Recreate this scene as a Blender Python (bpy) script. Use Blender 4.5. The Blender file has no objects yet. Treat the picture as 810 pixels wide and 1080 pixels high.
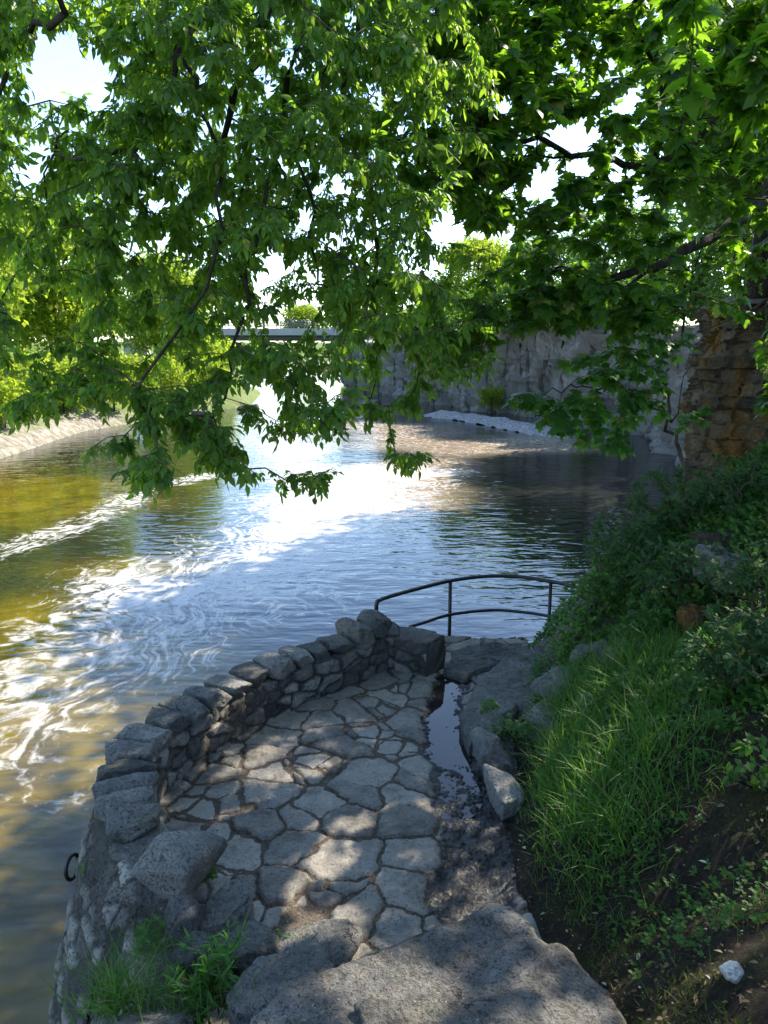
import bpy, bmesh, math, random
import numpy as np
from mathutils import Vector, Matrix

random.seed(7)
rng = np.random.default_rng(11)
S = bpy.context.scene
COL = S.collection
R = math.radians

# ------------------------------------------------------------------ camera geometry
H = 3.4                      # camera height above the terrace
PITCH = R(12.1)
FPX = 800.0                  # focal length in photograph pixels (810 wide)
CP, SP = math.cos(PITCH), math.sin(PITCH)
ZW = -2.2                    # river level


def ray(u, v):
    a = (u - 405.0) / FPX
    b = (540.0 - v) / FPX
    return np.array([a, CP + b * SP, -SP + b * CP])


def P(u, v, z=0.0):
    d = ray(u, v)
    t = (z - H) / d[2]
    return np.array([d[0] * t, d[1] * t, z])


def Pd(u, v, y):
    d = ray(u, v)
    t = y / d[1]
    return np.array([d[0] * t, y, H + d[2] * t])


def proj(p_):
    q_ = p_ - np.array([0, 0, H])
    zc = q_[:, 1] * CP - q_[:, 2] * SP
    yc = q_[:, 1] * SP + q_[:, 2] * CP
    return 405 + FPX * q_[:, 0] / zc, 540 - FPX * yc / zc


# ------------------------------------------------------------------ numpy noise
def _hash(ix, iy, iz, seed):
    n = (ix.astype(np.int64) * 73856093) ^ (iy.astype(np.int64) * 19349663) ^ (iz.astype(np.int64) * 83492791) ^ (seed * 2654435761)
    n = (n ^ (n >> 13)) * 1274126177
    n = n ^ (n >> 16)
    n = (n * 2246822519) & 0x7FFFFFFF
    n = n ^ (n >> 15)
    return (n & 0xFFFFF) / float(0xFFFFF)


def vnoise(p, seed=0):
    p = np.asarray(p, float)
    f = np.floor(p)
    i = f.astype(np.int64)
    w = p - f
    w = w * w * w * (w * (w * 6 - 15) + 10)
    out = 0
    for dx in (0, 1):
        wx = w[:, 0] if dx else 1 - w[:, 0]
        for dy in (0, 1):
            wy = w[:, 1] if dy else 1 - w[:, 1]
            for dz in (0, 1):
                wz = w[:, 2] if dz else 1 - w[:, 2]
                out = out + wx * wy * wz * _hash(i[:, 0] + dx, i[:, 1] + dy, i[:, 2] + dz, seed)
    return out * 2 - 1


def fbm(p, octaves=4, seed=0, gain=0.5):
    p = np.asarray(p, float)
    a, s, t = 1.0, 0.0, 0.0
    for o in range(octaves):
        s = s + a * vnoise(p * (2.03 ** o) + 17.3 * o, seed + o)
        t += a
        a *= gain
    return s / t


def p3(x, y, z=0.0):
    x = np.asarray(x, float)
    return np.stack([x, np.asarray(y, float) + 0 * x, np.zeros_like(x) + z], -1)


def cell2(x, y, seed=0, jit=0.85):
    """cellular pattern: distance to the nearest cell border (in cell units) and a random id"""
    fx, fy = np.floor(x), np.floor(y)
    best = np.full(x.shape, 1e9)
    bx = np.zeros_like(x); by = np.zeros_like(x); bid = np.zeros_like(x)
    pts = []
    for dx in (-2, -1, 0, 1, 2):
        for dy in (-2, -1, 0, 1, 2):
            cx, cy = fx + dx, fy + dy
            hx = _hash(cx, cy, cx * 0 + 1, seed); hy = _hash(cx, cy, cx * 0 + 2, seed)
            sx = cx + .5 + (hx - .5) * jit; sy = cy + .5 + (hy - .5) * jit
            d = (sx - x) ** 2 + (sy - y) ** 2
            pts.append((sx, sy))
            m = d < best
            best = np.where(m, d, best)
            bx = np.where(m, sx, bx); by = np.where(m, sy, by)
            bid = np.where(m, _hash(cx, cy, cx * 0 + 3, seed), bid)
    e = np.full(x.shape, 1e9)
    for sx, sy in pts:
        ex, ey = sx - bx, sy - by
        L = np.sqrt(ex * ex + ey * ey)
        ok = L > 1e-6
        L = np.where(ok, L, 1)
        dd = ((sx + bx) / 2 - x) * ex / L + ((sy + by) / 2 - y) * ey / L
        e = np.where(ok, np.minimum(e, dd), e)
    return e, bid, bx, by


def sstep(a, b, x):
    t = np.clip((x - a) / (b - a), 0, 1)
    return t * t * (3 - 2 * t)


def catmull(pts, n=12):
    pts = np.asarray(pts, float)
    q = np.vstack([2 * pts[0] - pts[1], pts, 2 * pts[-1] - pts[-2]])
    out = []
    for i in range(1, len(q) - 2):
        for t in np.linspace(0, 1, n, endpoint=False):
            a, b, c, d = q[i - 1], q[i], q[i + 1], q[i + 2]
            out.append(.5 * ((2 * b) + (-a + c) * t + (2 * a - 5 * b + 4 * c - d) * t ** 2 + (-a + 3 * b - 3 * c + d) * t ** 3))
    out.append(q[-2])
    return np.array(out)


def resample(pts, step):
    pts = np.asarray(pts, float)
    L = np.r_[0, np.cumsum(np.linalg.norm(np.diff(pts, axis=0), axis=1))]
    n = max(2, int(round(L[-1] / step)) + 1)
    s = np.linspace(0, L[-1], n)
    return np.stack([np.interp(s, L, pts[:, k]) for k in range(pts.shape[1])], -1)


def poly_dist(x, y, poly, closed=True):
    """signed distance to polygon: negative inside"""
    poly = np.asarray(poly, float)
    n = len(poly)
    d = np.full(x.shape, 1e18)
    inside = np.zeros(x.shape, bool)
    for i in range(n if closed else n - 1):
        a, b = poly[i], poly[(i + 1) % n]
        ex, ey = b - a
        L2 = ex * ex + ey * ey + 1e-12
        t = np.clip(((x - a[0]) * ex + (y - a[1]) * ey) / L2, 0, 1)
        d = np.minimum(d, (x - a[0] - t * ex) ** 2 + (y - a[1] - t * ey) ** 2)
        if closed:
            c = (a[1] > y) != (b[1] > y)
            with np.errstate(divide='ignore', invalid='ignore'):
                xx = (b[0] - a[0]) * (y - a[1]) / (b[1] - a[1] + 1e-15) + a[0]
            inside ^= c & (x < xx)
    d = np.sqrt(d)
    return np.where(inside, -d, d) if closed else d


# ------------------------------------------------------------------ mesh building
def make_obj(name, verts, tris=None, quads=None, mat=None, parent=None, attrs=None, smooth=True):
    me = bpy.data.meshes.new(name)
    verts = np.asarray(verts, np.float32).reshape(-1, 3)
    me.vertices.add(len(verts))
    me.vertices.foreach_set('co', verts.ravel())
    tris = np.zeros((0, 3), np.int32) if tris is None else np.asarray(tris, np.int32).reshape(-1, 3)
    quads = np.zeros((0, 4), np.int32) if quads is None else np.asarray(quads, np.int32).reshape(-1, 4)
    me.loops.add(tris.size + quads.size)
    me.loops.foreach_set('vertex_index', np.r_[tris.ravel(), quads.ravel()].astype(np.int32))
    me.polygons.add(len(tris) + len(quads))
    st = np.r_[np.arange(len(tris)) * 3, tris.size + np.arange(len(quads)) * 4].astype(np.int32)
    me.polygons.foreach_set('loop_start', st)
    me.polygons.foreach_set('use_smooth', np.full(len(st), smooth))
    me.update(calc_edges=True)
    for k, a in (attrs or {}).items():
        at = me.attributes.new(k, 'FLOAT', 'POINT')
        at.data.foreach_set('value', np.asarray(a, np.float32).ravel())
    if mat:
        me.materials.append(mat)
    o = bpy.data.objects.new(name, me)
    COL.objects.link(o)
    if parent:
        o.parent = parent
    return o


def grid_quads(nx, ny, keep=None):
    i, j = np.meshgrid(np.arange(nx - 1), np.arange(ny - 1), indexing='ij')
    a = (i * ny + j).ravel()
    q = np.stack([a, a + ny, a + ny + 1, a + 1], -1)
    if keep is not None:
        k = keep.ravel()
        q = q[k[q].all(1)]
    return q


def compact(v, q, attrs):
    used = np.unique(q)
    m = np.full(len(v), -1); m[used] = np.arange(len(used))
    return v[used], m[q], {k: a.ravel()[used] for k, a in attrs.items()}


def tag(o, label=None, cat=None, group=None, kind=None):
    if label: o['label'] = label
    if cat: o['category'] = cat
    if group: o['group'] = group
    if kind: o['kind'] = kind
    return o


def thing(name, label, cat, loc=(0, 0, 0), group=None):
    o = bpy.data.objects.new(name, None)
    o.location = tuple(float(c) for c in loc)
    COL.objects.link(o)
    return tag(o, label, cat, group)


def local(v, root):
    return np.asarray(v, float) - np.array(root.location)


def dup(root, loc, rz=0, sc=(1, 1, 1), label=None, group=None):
    r = root.copy(); COL.objects.link(r)
    r.location = tuple(float(c) for c in loc); r.rotation_euler = (0, 0, rz); r.scale = sc
    if label: r['label'] = label
    if group: r['group'] = group
    for ch in list(root.children):
        c = ch.copy(); COL.objects.link(c); c.parent = r
    return r


def tube(pts, radii, sides=6, cap=True):
    pts = np.asarray(pts, float); n = len(pts)
    radii = np.broadcast_to(np.asarray(radii, float), (n,))
    T = np.gradient(pts, axis=0)
    T /= np.linalg.norm(T, axis=1)[:, None] + 1e-9
    ref = np.array([0.31, 0.2, 0.93])
    if abs(T[0] @ ref) > .92:
        ref = np.array([.9, .3, .1])
    X = np.cross(T, ref); X /= np.linalg.norm(X, axis=1)[:, None] + 1e-9
    Y = np.cross(T, X)
    a = np.linspace(0, 2 * math.pi, sides, endpoint=False)
    v = pts[:, None] + radii[:, None, None] * (np.cos(a)[None, :, None] * X[:, None] + np.sin(a)[None, :, None] * Y[:, None])
    v = v.reshape(-1, 3)
    i, j = np.meshgrid(np.arange(n - 1), np.arange(sides), indexing='ij')
    j2 = (j + 1) % sides
    q = np.stack([i * sides + j, i * sides + j2, (i + 1) * sides + j2, (i + 1) * sides + j], -1).reshape(-1, 4)
    t = np.zeros((0, 3), int)
    if cap:
        v = np.vstack([v, pts[:1], pts[-1:]])
        c0, c1 = len(v) - 2, len(v) - 1
        k = np.arange(sides); k2 = (k + 1) % sides
        t = np.vstack([np.stack([k2, k, k * 0 + c0], -1), np.stack([(n - 1) * sides + k, (n - 1) * sides + k2, k * 0 + c1], -1)])
    return v, q, t


class MB:
    def __init__(s):
        s.v, s.q, s.t, s.n = [], [], [], 0

    def add(s, v, q=None, t=None):
        s.v.append(np.asarray(v, float))
        if q is not None and len(q): s.q.append(np.asarray(q) + s.n)
        if t is not None and len(t): s.t.append(np.asarray(t) + s.n)
        s.n += len(v)

    def tube(s, pts, r, sides=6):
        v, q, t = tube(pts, r, sides); s.add(v, q, t)

    def box(s, c, d, rz=0):
        x, y, z = np.array(d) / 2
        v = np.array([[sx * x, sy * y, sz * z] for sx in (-1, 1) for sy in (-1, 1) for sz in (-1, 1)])
        ca, sa = math.cos(rz), math.sin(rz)
        v = np.stack([v[:, 0] * ca - v[:, 1] * sa, v[:, 0] * sa + v[:, 1] * ca, v[:, 2]], -1) + np.array(c)
        s.add(v, [[0, 1, 3, 2], [4, 6, 7, 5], [0, 4, 5, 1], [2, 3, 7, 6], [0, 2, 6, 4], [1, 5, 7, 3]])

    def build(s, name, mat, parent=None, smooth=True, attrs=None, origin=None):
        v = np.vstack(s.v)
        if origin is not None: v = v - np.array(origin)
        return make_obj(name, v, np.vstack(s.t) if s.t else None, np.vstack(s.q) if s.q else None, mat, parent, attrs, smooth)


def frames(d, up, ):
    d = d / (np.linalg.norm(d, axis=1)[:, None] + 1e-9)
    z = up - (up * d).sum(1)[:, None] * d
    z /= np.linalg.norm(z, axis=1)[:, None] + 1e-9
    x = np.cross(d, z)
    return np.stack([x, d, z], -1)      # columns x, y, z


def scatter(tv, tt, pos, rot, sc, seed=0, bend=None):
    """copies of a small leaf / blade template as one mesh"""
    n = len(pos)
    sc = np.broadcast_to(np.asarray(sc, float), (n,))
    v = np.einsum('nij,kj->nki', rot, tv) * sc[:, None, None] + pos[:, None]
    t = (tt[None] + (np.arange(n) * len(tv))[:, None, None]).reshape(-1, 3)
    r = np.random.default_rng(seed).random(n)
    return v.reshape(-1, 3), t, np.repeat(r, len(tv))


# ------------------------------------------------------------------ materials
class NT:
    def __init__(s, name):
        s.m = bpy.data.materials.new(name); s.m.use_nodes = True
        s.t = s.m.node_tree; s.t.nodes.clear()
        s.out = s.t.nodes.new('ShaderNodeOutputMaterial')
        s.geo = s.t.nodes.new('ShaderNodeNewGeometry')
        s.pos = s.geo.outputs['Position']

    def n(s, typ, **kw):
        o = s.t.nodes.new(typ)
        for k, v in kw.items(): setattr(o, k, v)
        return o

    def put(s, sock, val):
        if isinstance(val, bpy.types.NodeSocket):
            s.t.links.new(val, sock)
        elif isinstance(val, (tuple, list)) and len(val) == 3 and sock.type == 'RGBA':
            sock.default_value = (*val, 1)
        else:
            sock.default_value = val

    def noise(s, scale, detail=4, rough=.55, vec=None, dist=0, out='Fac'):
        o = s.n('ShaderNodeTexNoise')
        s.put(o.inputs['Vector'], vec or s.pos); o.inputs['Scale'].default_value = scale
        o.inputs['Detail'].default_value = detail; o.inputs['Roughness'].default_value = rough
        o.inputs['Distortion'].default_value = dist
        return o.outputs[out]

    def vor(s, scale, vec=None, feature='F1', out='Distance'):
        o = s.n('ShaderNodeTexVoronoi', feature=feature)
        s.put(o.inputs['Vector'], vec or s.pos); o.inputs['Scale'].default_value = scale
        return o.outputs[out]

    def scale(s, v3, vec=None):
        o = s.n('ShaderNodeVectorMath', operation='MULTIPLY')
        s.put(o.inputs[0], vec or s.pos); o.inputs[1].default_value = v3
        return o.outputs[0]

    def vadd(s, a, b):
        o = s.n('ShaderNodeVectorMath', operation='ADD')
        s.put(o.inputs[0], a); s.put(o.inputs[1], b)
        return o.outputs[0]

    def vscale(s, a, k):
        o = s.n('ShaderNodeVectorMath', operation='SCALE')
        s.put(o.inputs[0], a); s.put(o.inputs['Scale'], k)
        return o.outputs[0]

    def math(s, op, a, b=0.0, c=0.0, clamp=False):
        o = s.n('ShaderNodeMath', operation=op, use_clamp=clamp)
        s.put(o.inputs[0], a); s.put(o.inputs[1], b); s.put(o.inputs[2], c)
        return o.outputs[0]

    def rng(s, x, a, b, c=0.0, d=1.0):
        o = s.n('ShaderNodeMapRange', interpolation_type='SMOOTHSTEP')
        s.put(o.inputs[0], x); s.put(o.inputs[1], a); s.put(o.inputs[2], b); s.put(o.inputs[3], c); s.put(o.inputs[4], d)
        return o.outputs[0]

    def ramp(s, x, stops):
        o = s.n('ShaderNodeValToRGB')
        e = o.color_ramp.elements
        while len(e) < len(stops): e.new(.5)
        for k, (p, c) in enumerate(stops):
            e[k].position = p; e[k].color = (*c, 1)
        s.put(o.inputs[0], x)
        return o.outputs[0]

    def mix(s, f, a, b, mode='MIX'):
        o = s.n('ShaderNodeMix', data_type='RGBA', blend_type=mode)
        s.put(o.inputs[0], f); s.put(o.inputs[6], a); s.put(o.inputs[7], b)
        return o.outputs[2]

    def attr(s, name):
        return s.n('ShaderNodeAttribute', attribute_name=name).outputs['Fac']

    def bump(s, h, strength=.5, dist=.02, normal=None):
        o = s.n('ShaderNodeBump')
        o.inputs['Strength'].default_value = strength; o.inputs['Distance'].default_value = dist
        s.put(o.inputs['Height'], h)
        if normal: s.put(o.inputs['Normal'], normal)
        return o.outputs[0]

    def principled(s, base, rough=.8, normal=None, spec=.5, **kw):
        o = s.n('ShaderNodeBsdfPrincipled')
        s.put(o.inputs['Base Color'], base); s.put(o.inputs['Roughness'], rough)
        s.put(o.inputs['Specular IOR Level'], spec)
        if normal: s.put(o.inputs['Normal'], normal)
        for k, v in kw.items(): s.put(o.inputs[k], v)
        return o.outputs[0]

    def done(s, shader):
        s.t.links.new(shader, s.out.inputs['Surface'])
        return s.m


def leaf_mat(name, c0, c1, trans, tw=.45, rough=.45, spec=.35, dry=.975, dryc=(.22, .19, .04)):
    t = NT(name)
    r = t.attr('rnd')
    n = t.noise(.9, 2)
    f = t.math('ADD', t.math('MULTIPLY', r, .65), t.math('MULTIPLY', n, .45), clamp=True)
    col = t.mix(f, c0, c1)
    col = t.mix(t.math('GREATER_THAN', r, dry), col, dryc)
    a = t.principled(col, rough, spec=spec)
    tr = t.n('ShaderNodeBsdfTranslucent')
    t.put(tr.inputs['Color'], t.mix(r, trans, tuple(min(1, x * 1.35) for x in trans)))
    m = t.n('ShaderNodeMixShader'); m.inputs[0].default_value = tw
    t.t.links.new(a, m.inputs[1]); t.t.links.new(tr.outputs[0], m.inputs[2])
    return t.done(m.outputs[0])


def bark_mat(name, c0, c1):
    t = NT(name)
    n = t.noise(14, 5, .65, t.scale((1, 1, .35)))
    n2 = t.noise(60, 3)
    col = t.mix(t.rng(n, .35, .65), c0, c1)
    return t.done(t.principled(col, .9, t.bump(t.math('ADD', n, t.math('MULTIPLY', n2, .3)), .8, .02), spec=.2))


def rock_mat(name, dark, mid, light, moss=0.0, stain=None, bscale=1.0, attr_tint=False, streak=False, tamt=.3):
    t = NT(name)
    rnd = t.n('ShaderNodeObjectInfo').outputs['Random']
    n1 = t.noise(2.3, 6, .62, dist=.4)
    n2 = t.noise(17, 6, .7)
    n3 = t.noise(90, 4, .6)
    f = t.math('ADD', t.math('MULTIPLY', n1, .6), t.math('MULTIPLY', n2, .4))
    f = t.math('ADD', f, t.math('MULTIPLY', t.math('SUBTRACT', rnd, .5), .28))
    if attr_tint:
        f = t.math('ADD', f, t.math('MULTIPLY', t.math('SUBTRACT', t.attr('tint'), .5), tamt))
    col = t.ramp(f, [(.3, dark), (.5, mid), (.72, light)])
    pits = t.rng(t.noise(55, 4, .75, t.vadd(t.pos, t.vscale(t.noise(9, 3, out='Color'), .12))), .36, .46)
    col = t.mix(t.math('MULTIPLY', t.math('MULTIPLY', t.math('SUBTRACT', 1.0, pits), .8), t.rng(n1, .4, .6)), col, tuple(x * .4 for x in dark))
    crk = t.rng(t.vor(1.5, t.vadd(t.pos, t.vscale(t.noise(3, 5, .65, out='Color'), .55)), 'DISTANCE_TO_EDGE'), 0, .012)
    crk = t.math('MAXIMUM', crk, t.rng(t.noise(2.3, 3), .38, .46))
    warm = t.rng(t.noise(1.3, 5, .65, dist=.6), .5, .66)
    col = t.mix(t.math('MULTIPLY', warm, .4), col, (mid[0] * 1.15, mid[1] * .98, mid[2] * .8))
    col = t.mix(t.math('MULTIPLY', t.math('SUBTRACT', 1.0, crk), .8), col, tuple(x * .3 for x in dark))
    # small lichen specks
    sp = t.math('MULTIPLY', t.rng(t.noise(46, 3, .7), .62, .72), t.rng(t.noise(3.1, 3), .48, .62))
    col = t.mix(t.math('MULTIPLY', sp, .6), col, tuple(min(1, x * 1.5) for x in light))
    if streak:
        sv = t.noise(1.0, 6, .7, t.scale((1.1, 1.1, .12)))
        col = t.mix(t.math('MULTIPLY', t.rng(sv, .5, .62), .75), col, tuple(x * .35 for x in dark))
    if stain:
        s_ = t.rng(t.noise(1.7, 5, .6, t.scale((1, 1, .5))), .48, .62)
        col = t.mix(t.math('MULTIPLY', s_, .85), col, stain)
    if moss:
        up = t.n('ShaderNodeSeparateXYZ'); t.put(up.inputs[0], t.geo.outputs['Normal'])
        mm = t.math('MULTIPLY', t.rng(t.noise(4.5, 5, .65), .52, .66), t.rng(up.outputs[2], -.2, .5))
        col = t.mix(t.math('MULTIPLY', mm, moss), col, (.035, .05, .015))
    h = t.math('ADD', t.math('MULTIPLY', n2, .8), t.math('MULTIPLY', n3, .3))
    h = t.math('ADD', t.math('ADD', h, t.math('MULTIPLY', pits, .3)), t.math('MULTIPLY', crk, .5))
    return t.done(t.principled(col, t.rng(n2, .3, .7, .75, .95), t.bump(h, 1.0, .04 * bscale), spec=.3))


M = {}
M['rock'] = rock_mat('blue_grey_limestone', (.047, .046, .043), (.135, .132, .121), (.255, .245, .22), moss=.4)
M['slab'] = rock_mat('pale_step_limestone', (.055, .052, .048), (.185, .177, .163), (.34, .325, .295), moss=.25)
M['coping'] = rock_mat('coping_limestone', (.047, .046, .044), (.138, .136, .126), (.265, .257, .235), moss=.35)
M['white'] = rock_mat('white_limestone', (.3, .3, .29), (.6, .6, .58), (.8, .8, .78))
M['walldark'] = rock_mat('rubble_wall', (.07, .066, .060), (.19, .178, .16), (.40, .375, .335), moss=.25, attr_tint=True, tamt=.5)
M['ochre'] = rock_mat('ochre_limestone', (.055, .042, .03), (.125, .095, .062), (.21, .165, .115), stain=(.24, .12, .022), attr_tint=True, bscale=1.6, tamt=.55)
M['cliff'] = rock_mat('grey_limestone_cliff', (.17, .165, .155), (.44, .425, .40), (.62, .60, .565), attr_tint=True, bscale=6, streak=True)
M['bark'] = bark_mat('dark_bark', (.022, .017, .012), (.06, .048, .035))
M['twig'] = bark_mat('grey_brown_bark', (.05, .038, .028), (.12, .095, .07))
M['boxelder'] = leaf_mat('pointed_leaflets', (.035, .08, .015), (.09, .17, .03), (.32, .54, .035), .50)
M['maple'] = leaf_mat('maple_leaves', (.018, .055, .013), (.037, .10, .02), (.24, .47, .02), .45)
M['sapling'] = leaf_mat('sapling_leaves', (.035, .10, .02), (.06, .16, .03), (.18, .42, .03), .45)
M['shrub'] = leaf_mat('blue_green_leaflets', (.025, .062, .022), (.062, .125, .042), (.10, .22, .035), .34, .6, .2)
M['herb'] = leaf_mat('small_herb_leaves', (.03, .09, .016), (.07, .165, .025), (.14, .34, .025), .4, .55)
M['grass'] = leaf_mat('grass_blades', (.03, .09, .014), (.075, .17, .026), (.13, .32, .025), .38, .5, dry=.93, dryc=(.26, .21, .10))
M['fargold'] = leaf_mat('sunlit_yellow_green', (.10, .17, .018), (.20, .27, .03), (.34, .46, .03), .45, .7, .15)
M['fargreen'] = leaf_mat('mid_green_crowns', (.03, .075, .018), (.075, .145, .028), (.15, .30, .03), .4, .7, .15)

M['moss'] = leaf_mat('moss_sprigs', (.04, .06, .012), (.11, .125, .028), (.14, .16, .03), .25, .7)
t = NT('black_painted_iron')
M['iron'] = t.done(t.principled((.012, .012, .013), t.rng(t.noise(40, 3), .3, .7, .35, .6), t.bump(t.noise(120, 3), .2, .003), Metallic=.0))
t = NT('bridge_concrete')
M['concrete'] = t.done(t.principled(t.mix(t.noise(.8, 5), (.30, .30, .30), (.48, .47, .45)), .85))
t = NT('bridge_steel')
M['steel'] = t.done(t.principled((.07, .075, .08), .6))

t = NT('flagstone_terrace')                       # stones, soil joints, wet gutter
st, tint, wet = t.attr('stone'), t.attr('tint'), t.attr('wet')
n1, n2, n3 = t.noise(5, 6, .65, dist=.3), t.noise(28, 6, .7), t.noise(140, 3)
f = t.math('ADD', t.math('MULTIPLY', n1, .45), t.math('MULTIPLY', n2, .4))
f = t.math('ADD', f, t.math('MULTIPLY', tint, .32))
stone = t.ramp(f, [(.30, (.085, .078, .068)), (.5, (.205, .187, .160)), (.74, (.34, .31, .265))])
pits = t.rng(t.noise(60, 4, .75), .34, .45)
stone = t.mix(t.math('MULTIPLY', t.math('SUBTRACT', 1.0, pits), .65), stone, (.03, .03, .03))
soil = t.ramp(t.noise(60, 4, .7), [(.3, (.028, .021, .015)), (.55, (.095, .072, .052)), (.75, (.20, .16, .12))])
sf = t.rng(t.math('ADD', st, t.math('MULTIPLY', t.math('SUBTRACT', n2, .5), .7)), .35, .6)
col = t.mix(sf, soil, stone)
dirt = t.rng(t.noise(3.2, 5, .6), .5, .68)
col = t.mix(t.math('MULTIPLY', dirt, .5), col, (.05, .042, .034))
wetf = t.rng(t.math('ADD', wet, t.math('MULTIPLY', t.math('SUBTRACT', n2, .5), .8)), .3, .62)
wcol = t.ramp(t.noise(35, 4, .7), [(.35, (.003, .003, .003)), (.6, (.012, .011, .010)), (.85, (.045, .042, .04))])
col = t.mix(wetf, col, wcol)
rough = t.math('SUBTRACT', .88, t.math('MULTIPLY', wetf, t.rng(t.noise(22, 4), .35, .65, .5, .8)))
hh = t.math('ADD', t.math('ADD', t.math('MULTIPLY', n2, .7), t.math('MULTIPLY', n3, .25)), t.math('MULTIPLY', pits, .2))
M['terrace'] = t.done(t.principled(col, rough, t.bump(hh, .85, .022), spec=.4))

t = NT('slope_soil')                              # dark earth, moss, litter
n1, n2, n3 = t.noise(3, 5, .6), t.noise(30, 6, .7), t.noise(110, 4, .7)
col = t.ramp(n2, [(.3, (.010, .008, .006)), (.55, (.034, .026, .017)), (.8, (.085, .066, .045))])
col = t.mix(t.math('MULTIPLY', t.rng(t.noise(2.2, 5, .7), .5, .62), t.rng(n3, .4, .6)), col, (.055, .065, .015))
grey = t.attr('bare')
col = t.mix(t.math('MULTIPLY', grey, t.rng(n2, .3, .6)), col, t.mix(n3, (.10, .085, .07), (.24, .21, .18)))
col = t.mix(t.math('MULTIPLY', t.rng(n3, .66, .72), .5), col, (.20, .16, .10))
M['soil'] = t.done(t.principled(col, .95, t.bump(t.math('ADD', n2, t.math('MULTIPLY', n3, .6)), 1.0, .05), spec=.2))

t = NT('river_ground')                            # far terrain: grass, pale gravel near the water
g = t.attr('gravel')
grassc = t.ramp(t.noise(.5, 5), [(.3, (.05, .09, .02)), (.7, (.12, .17, .03))])
grav = t.ramp(t.noise(2.2, 6, .75), [(.3, (.08, .07, .055)), (.5, (.21, .19, .16)), (.7, (.42, .39, .35))])
M['ground'] = t.done(t.principled(t.mix(g, grassc, grav), .95, t.bump(t.noise(1.3, 6, .7), .8, .5), spec=.2))
t = NT('pale_gravel')
M['gravel'] = t.done(t.principled(t.ramp(t.noise(5, 6, .8), [(.3, (.12, .115, .11)), (.5, (.32, .31, .30)), (.7, (.52, .51, .50))]), .95, t.bump(t.vor(4), 1, .15), spec=.2))

t = NT('river_water')
foam, silt = t.attr('foam'), t.attr('silt')
w1 = t.vscale(t.noise(.22, 3, .5, out='Color'), 5.0)
w2 = t.vscale(t.noise(.8, 2, .5, out='Color'), 1.1)
wp = t.vadd(t.vadd(t.pos, w1), w2)
na = t.noise(.55, 3, .5, t.scale((1.2, .55, 1), wp))
nb = t.noise(1.9, 3, .55, t.scale((1.3, .5, 1), wp))
fine = t.noise(9, 5, .75)
fine2 = t.noise(42, 3, .7)
big = t.noise(.35, 4, .6, wp)
swa = t.math('MULTIPLY', t.math('PINGPONG', t.math('MULTIPLY', na, 9.0), .5), 2.0)
swb = t.math('MULTIPLY', t.math('PINGPONG', t.math('MULTIPLY', nb, 6.0), .5), 2.0)
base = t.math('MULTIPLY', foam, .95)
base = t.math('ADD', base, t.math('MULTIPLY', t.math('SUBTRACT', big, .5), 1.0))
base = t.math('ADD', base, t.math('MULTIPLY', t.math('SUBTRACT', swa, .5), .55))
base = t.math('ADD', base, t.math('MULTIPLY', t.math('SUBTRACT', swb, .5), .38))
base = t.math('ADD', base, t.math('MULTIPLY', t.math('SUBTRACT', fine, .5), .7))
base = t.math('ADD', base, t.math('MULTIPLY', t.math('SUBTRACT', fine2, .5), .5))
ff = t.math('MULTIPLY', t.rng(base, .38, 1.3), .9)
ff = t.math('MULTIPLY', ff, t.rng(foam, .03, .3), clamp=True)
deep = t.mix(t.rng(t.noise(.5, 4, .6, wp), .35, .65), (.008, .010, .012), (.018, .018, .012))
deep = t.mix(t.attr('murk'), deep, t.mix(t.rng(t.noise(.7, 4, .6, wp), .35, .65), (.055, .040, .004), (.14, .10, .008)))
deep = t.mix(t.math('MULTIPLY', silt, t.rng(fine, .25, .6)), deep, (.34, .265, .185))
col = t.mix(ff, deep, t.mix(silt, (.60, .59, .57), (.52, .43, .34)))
rip = t.noise(1.0, 2, .5, t.scale((.8, 2.4, 1), t.vadd(t.pos, t.vscale(t.noise(.6, 2, out='Color'), .7))))
rip2 = t.noise(1.0, 2, .5, t.scale((3.0, 6.5, 1)))
hgt = t.math('ADD', t.math('MULTIPLY', rip, .75), t.math('MULTIPLY', rip2, .14))
hgt = t.math('ADD', hgt, t.math('MULTIPLY', big, .8))
M['water'] = t.done(t.principled(col, t.math('ADD', .03, t.math('MULTIPLY', ff, .6)), t.bump(hgt, .3, .13), spec=.6, IOR=1.36, **{'Specular Tint': (.60, .80, 1.0, 1)}))  # blue specular tint paints extra sky colour into the reflections

t = NT('puddle_water')
M['puddle'] = t.done(t.principled((.015, .014, .013), .02, t.bump(t.noise(9, 2), .05, .01), spec=.6, IOR=1.33))
t = NT('litter_bits')
M['litter'] = t.done(t.principled(t.ramp(t.attr('rnd'), [(.0, (.03, .021, .014)), (.6, (.09, .062, .036)), (.88, (.17, .13, .07)), (.965, (.28, .25, .14)), (1, (.50, .50, .38))]), .8, spec=.2))

# ------------------------------------------------------------------ plan of the terrace and its wall
ctr = [P(460, 676, .35)[:2], P(436, 664, .42)[:2], P(405, 655, .5)[:2], P(355, 672, .5)[:2], P(300, 690, .5)[:2], P(245, 712, .5)[:2], P(195, 740, .5)[:2],
       P(152, 768, .5)[:2], P(133, 800, .5)[:2], P(131, 835, .5)[:2], P(145, 868, .5)[:2], P(172, 905, .45)[:2],
       (-1.17, 3.5), (-1.12, 3.0), (-1.08, 2.0), (-1.05, 0.0), (-1.05, -5.0)]
ctr_s = resample(catmull(ctr, 14), .02)
arc = np.r_[0, np.cumsum(np.linalg.norm(np.diff(ctr_s, axis=0), axis=1))]
i_end = int(np.argmin(np.linalg.norm(ctr_s - np.array(ctr[11]), axis=1)))    # where the coping ends
S_END = arc[i_end]

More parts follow.
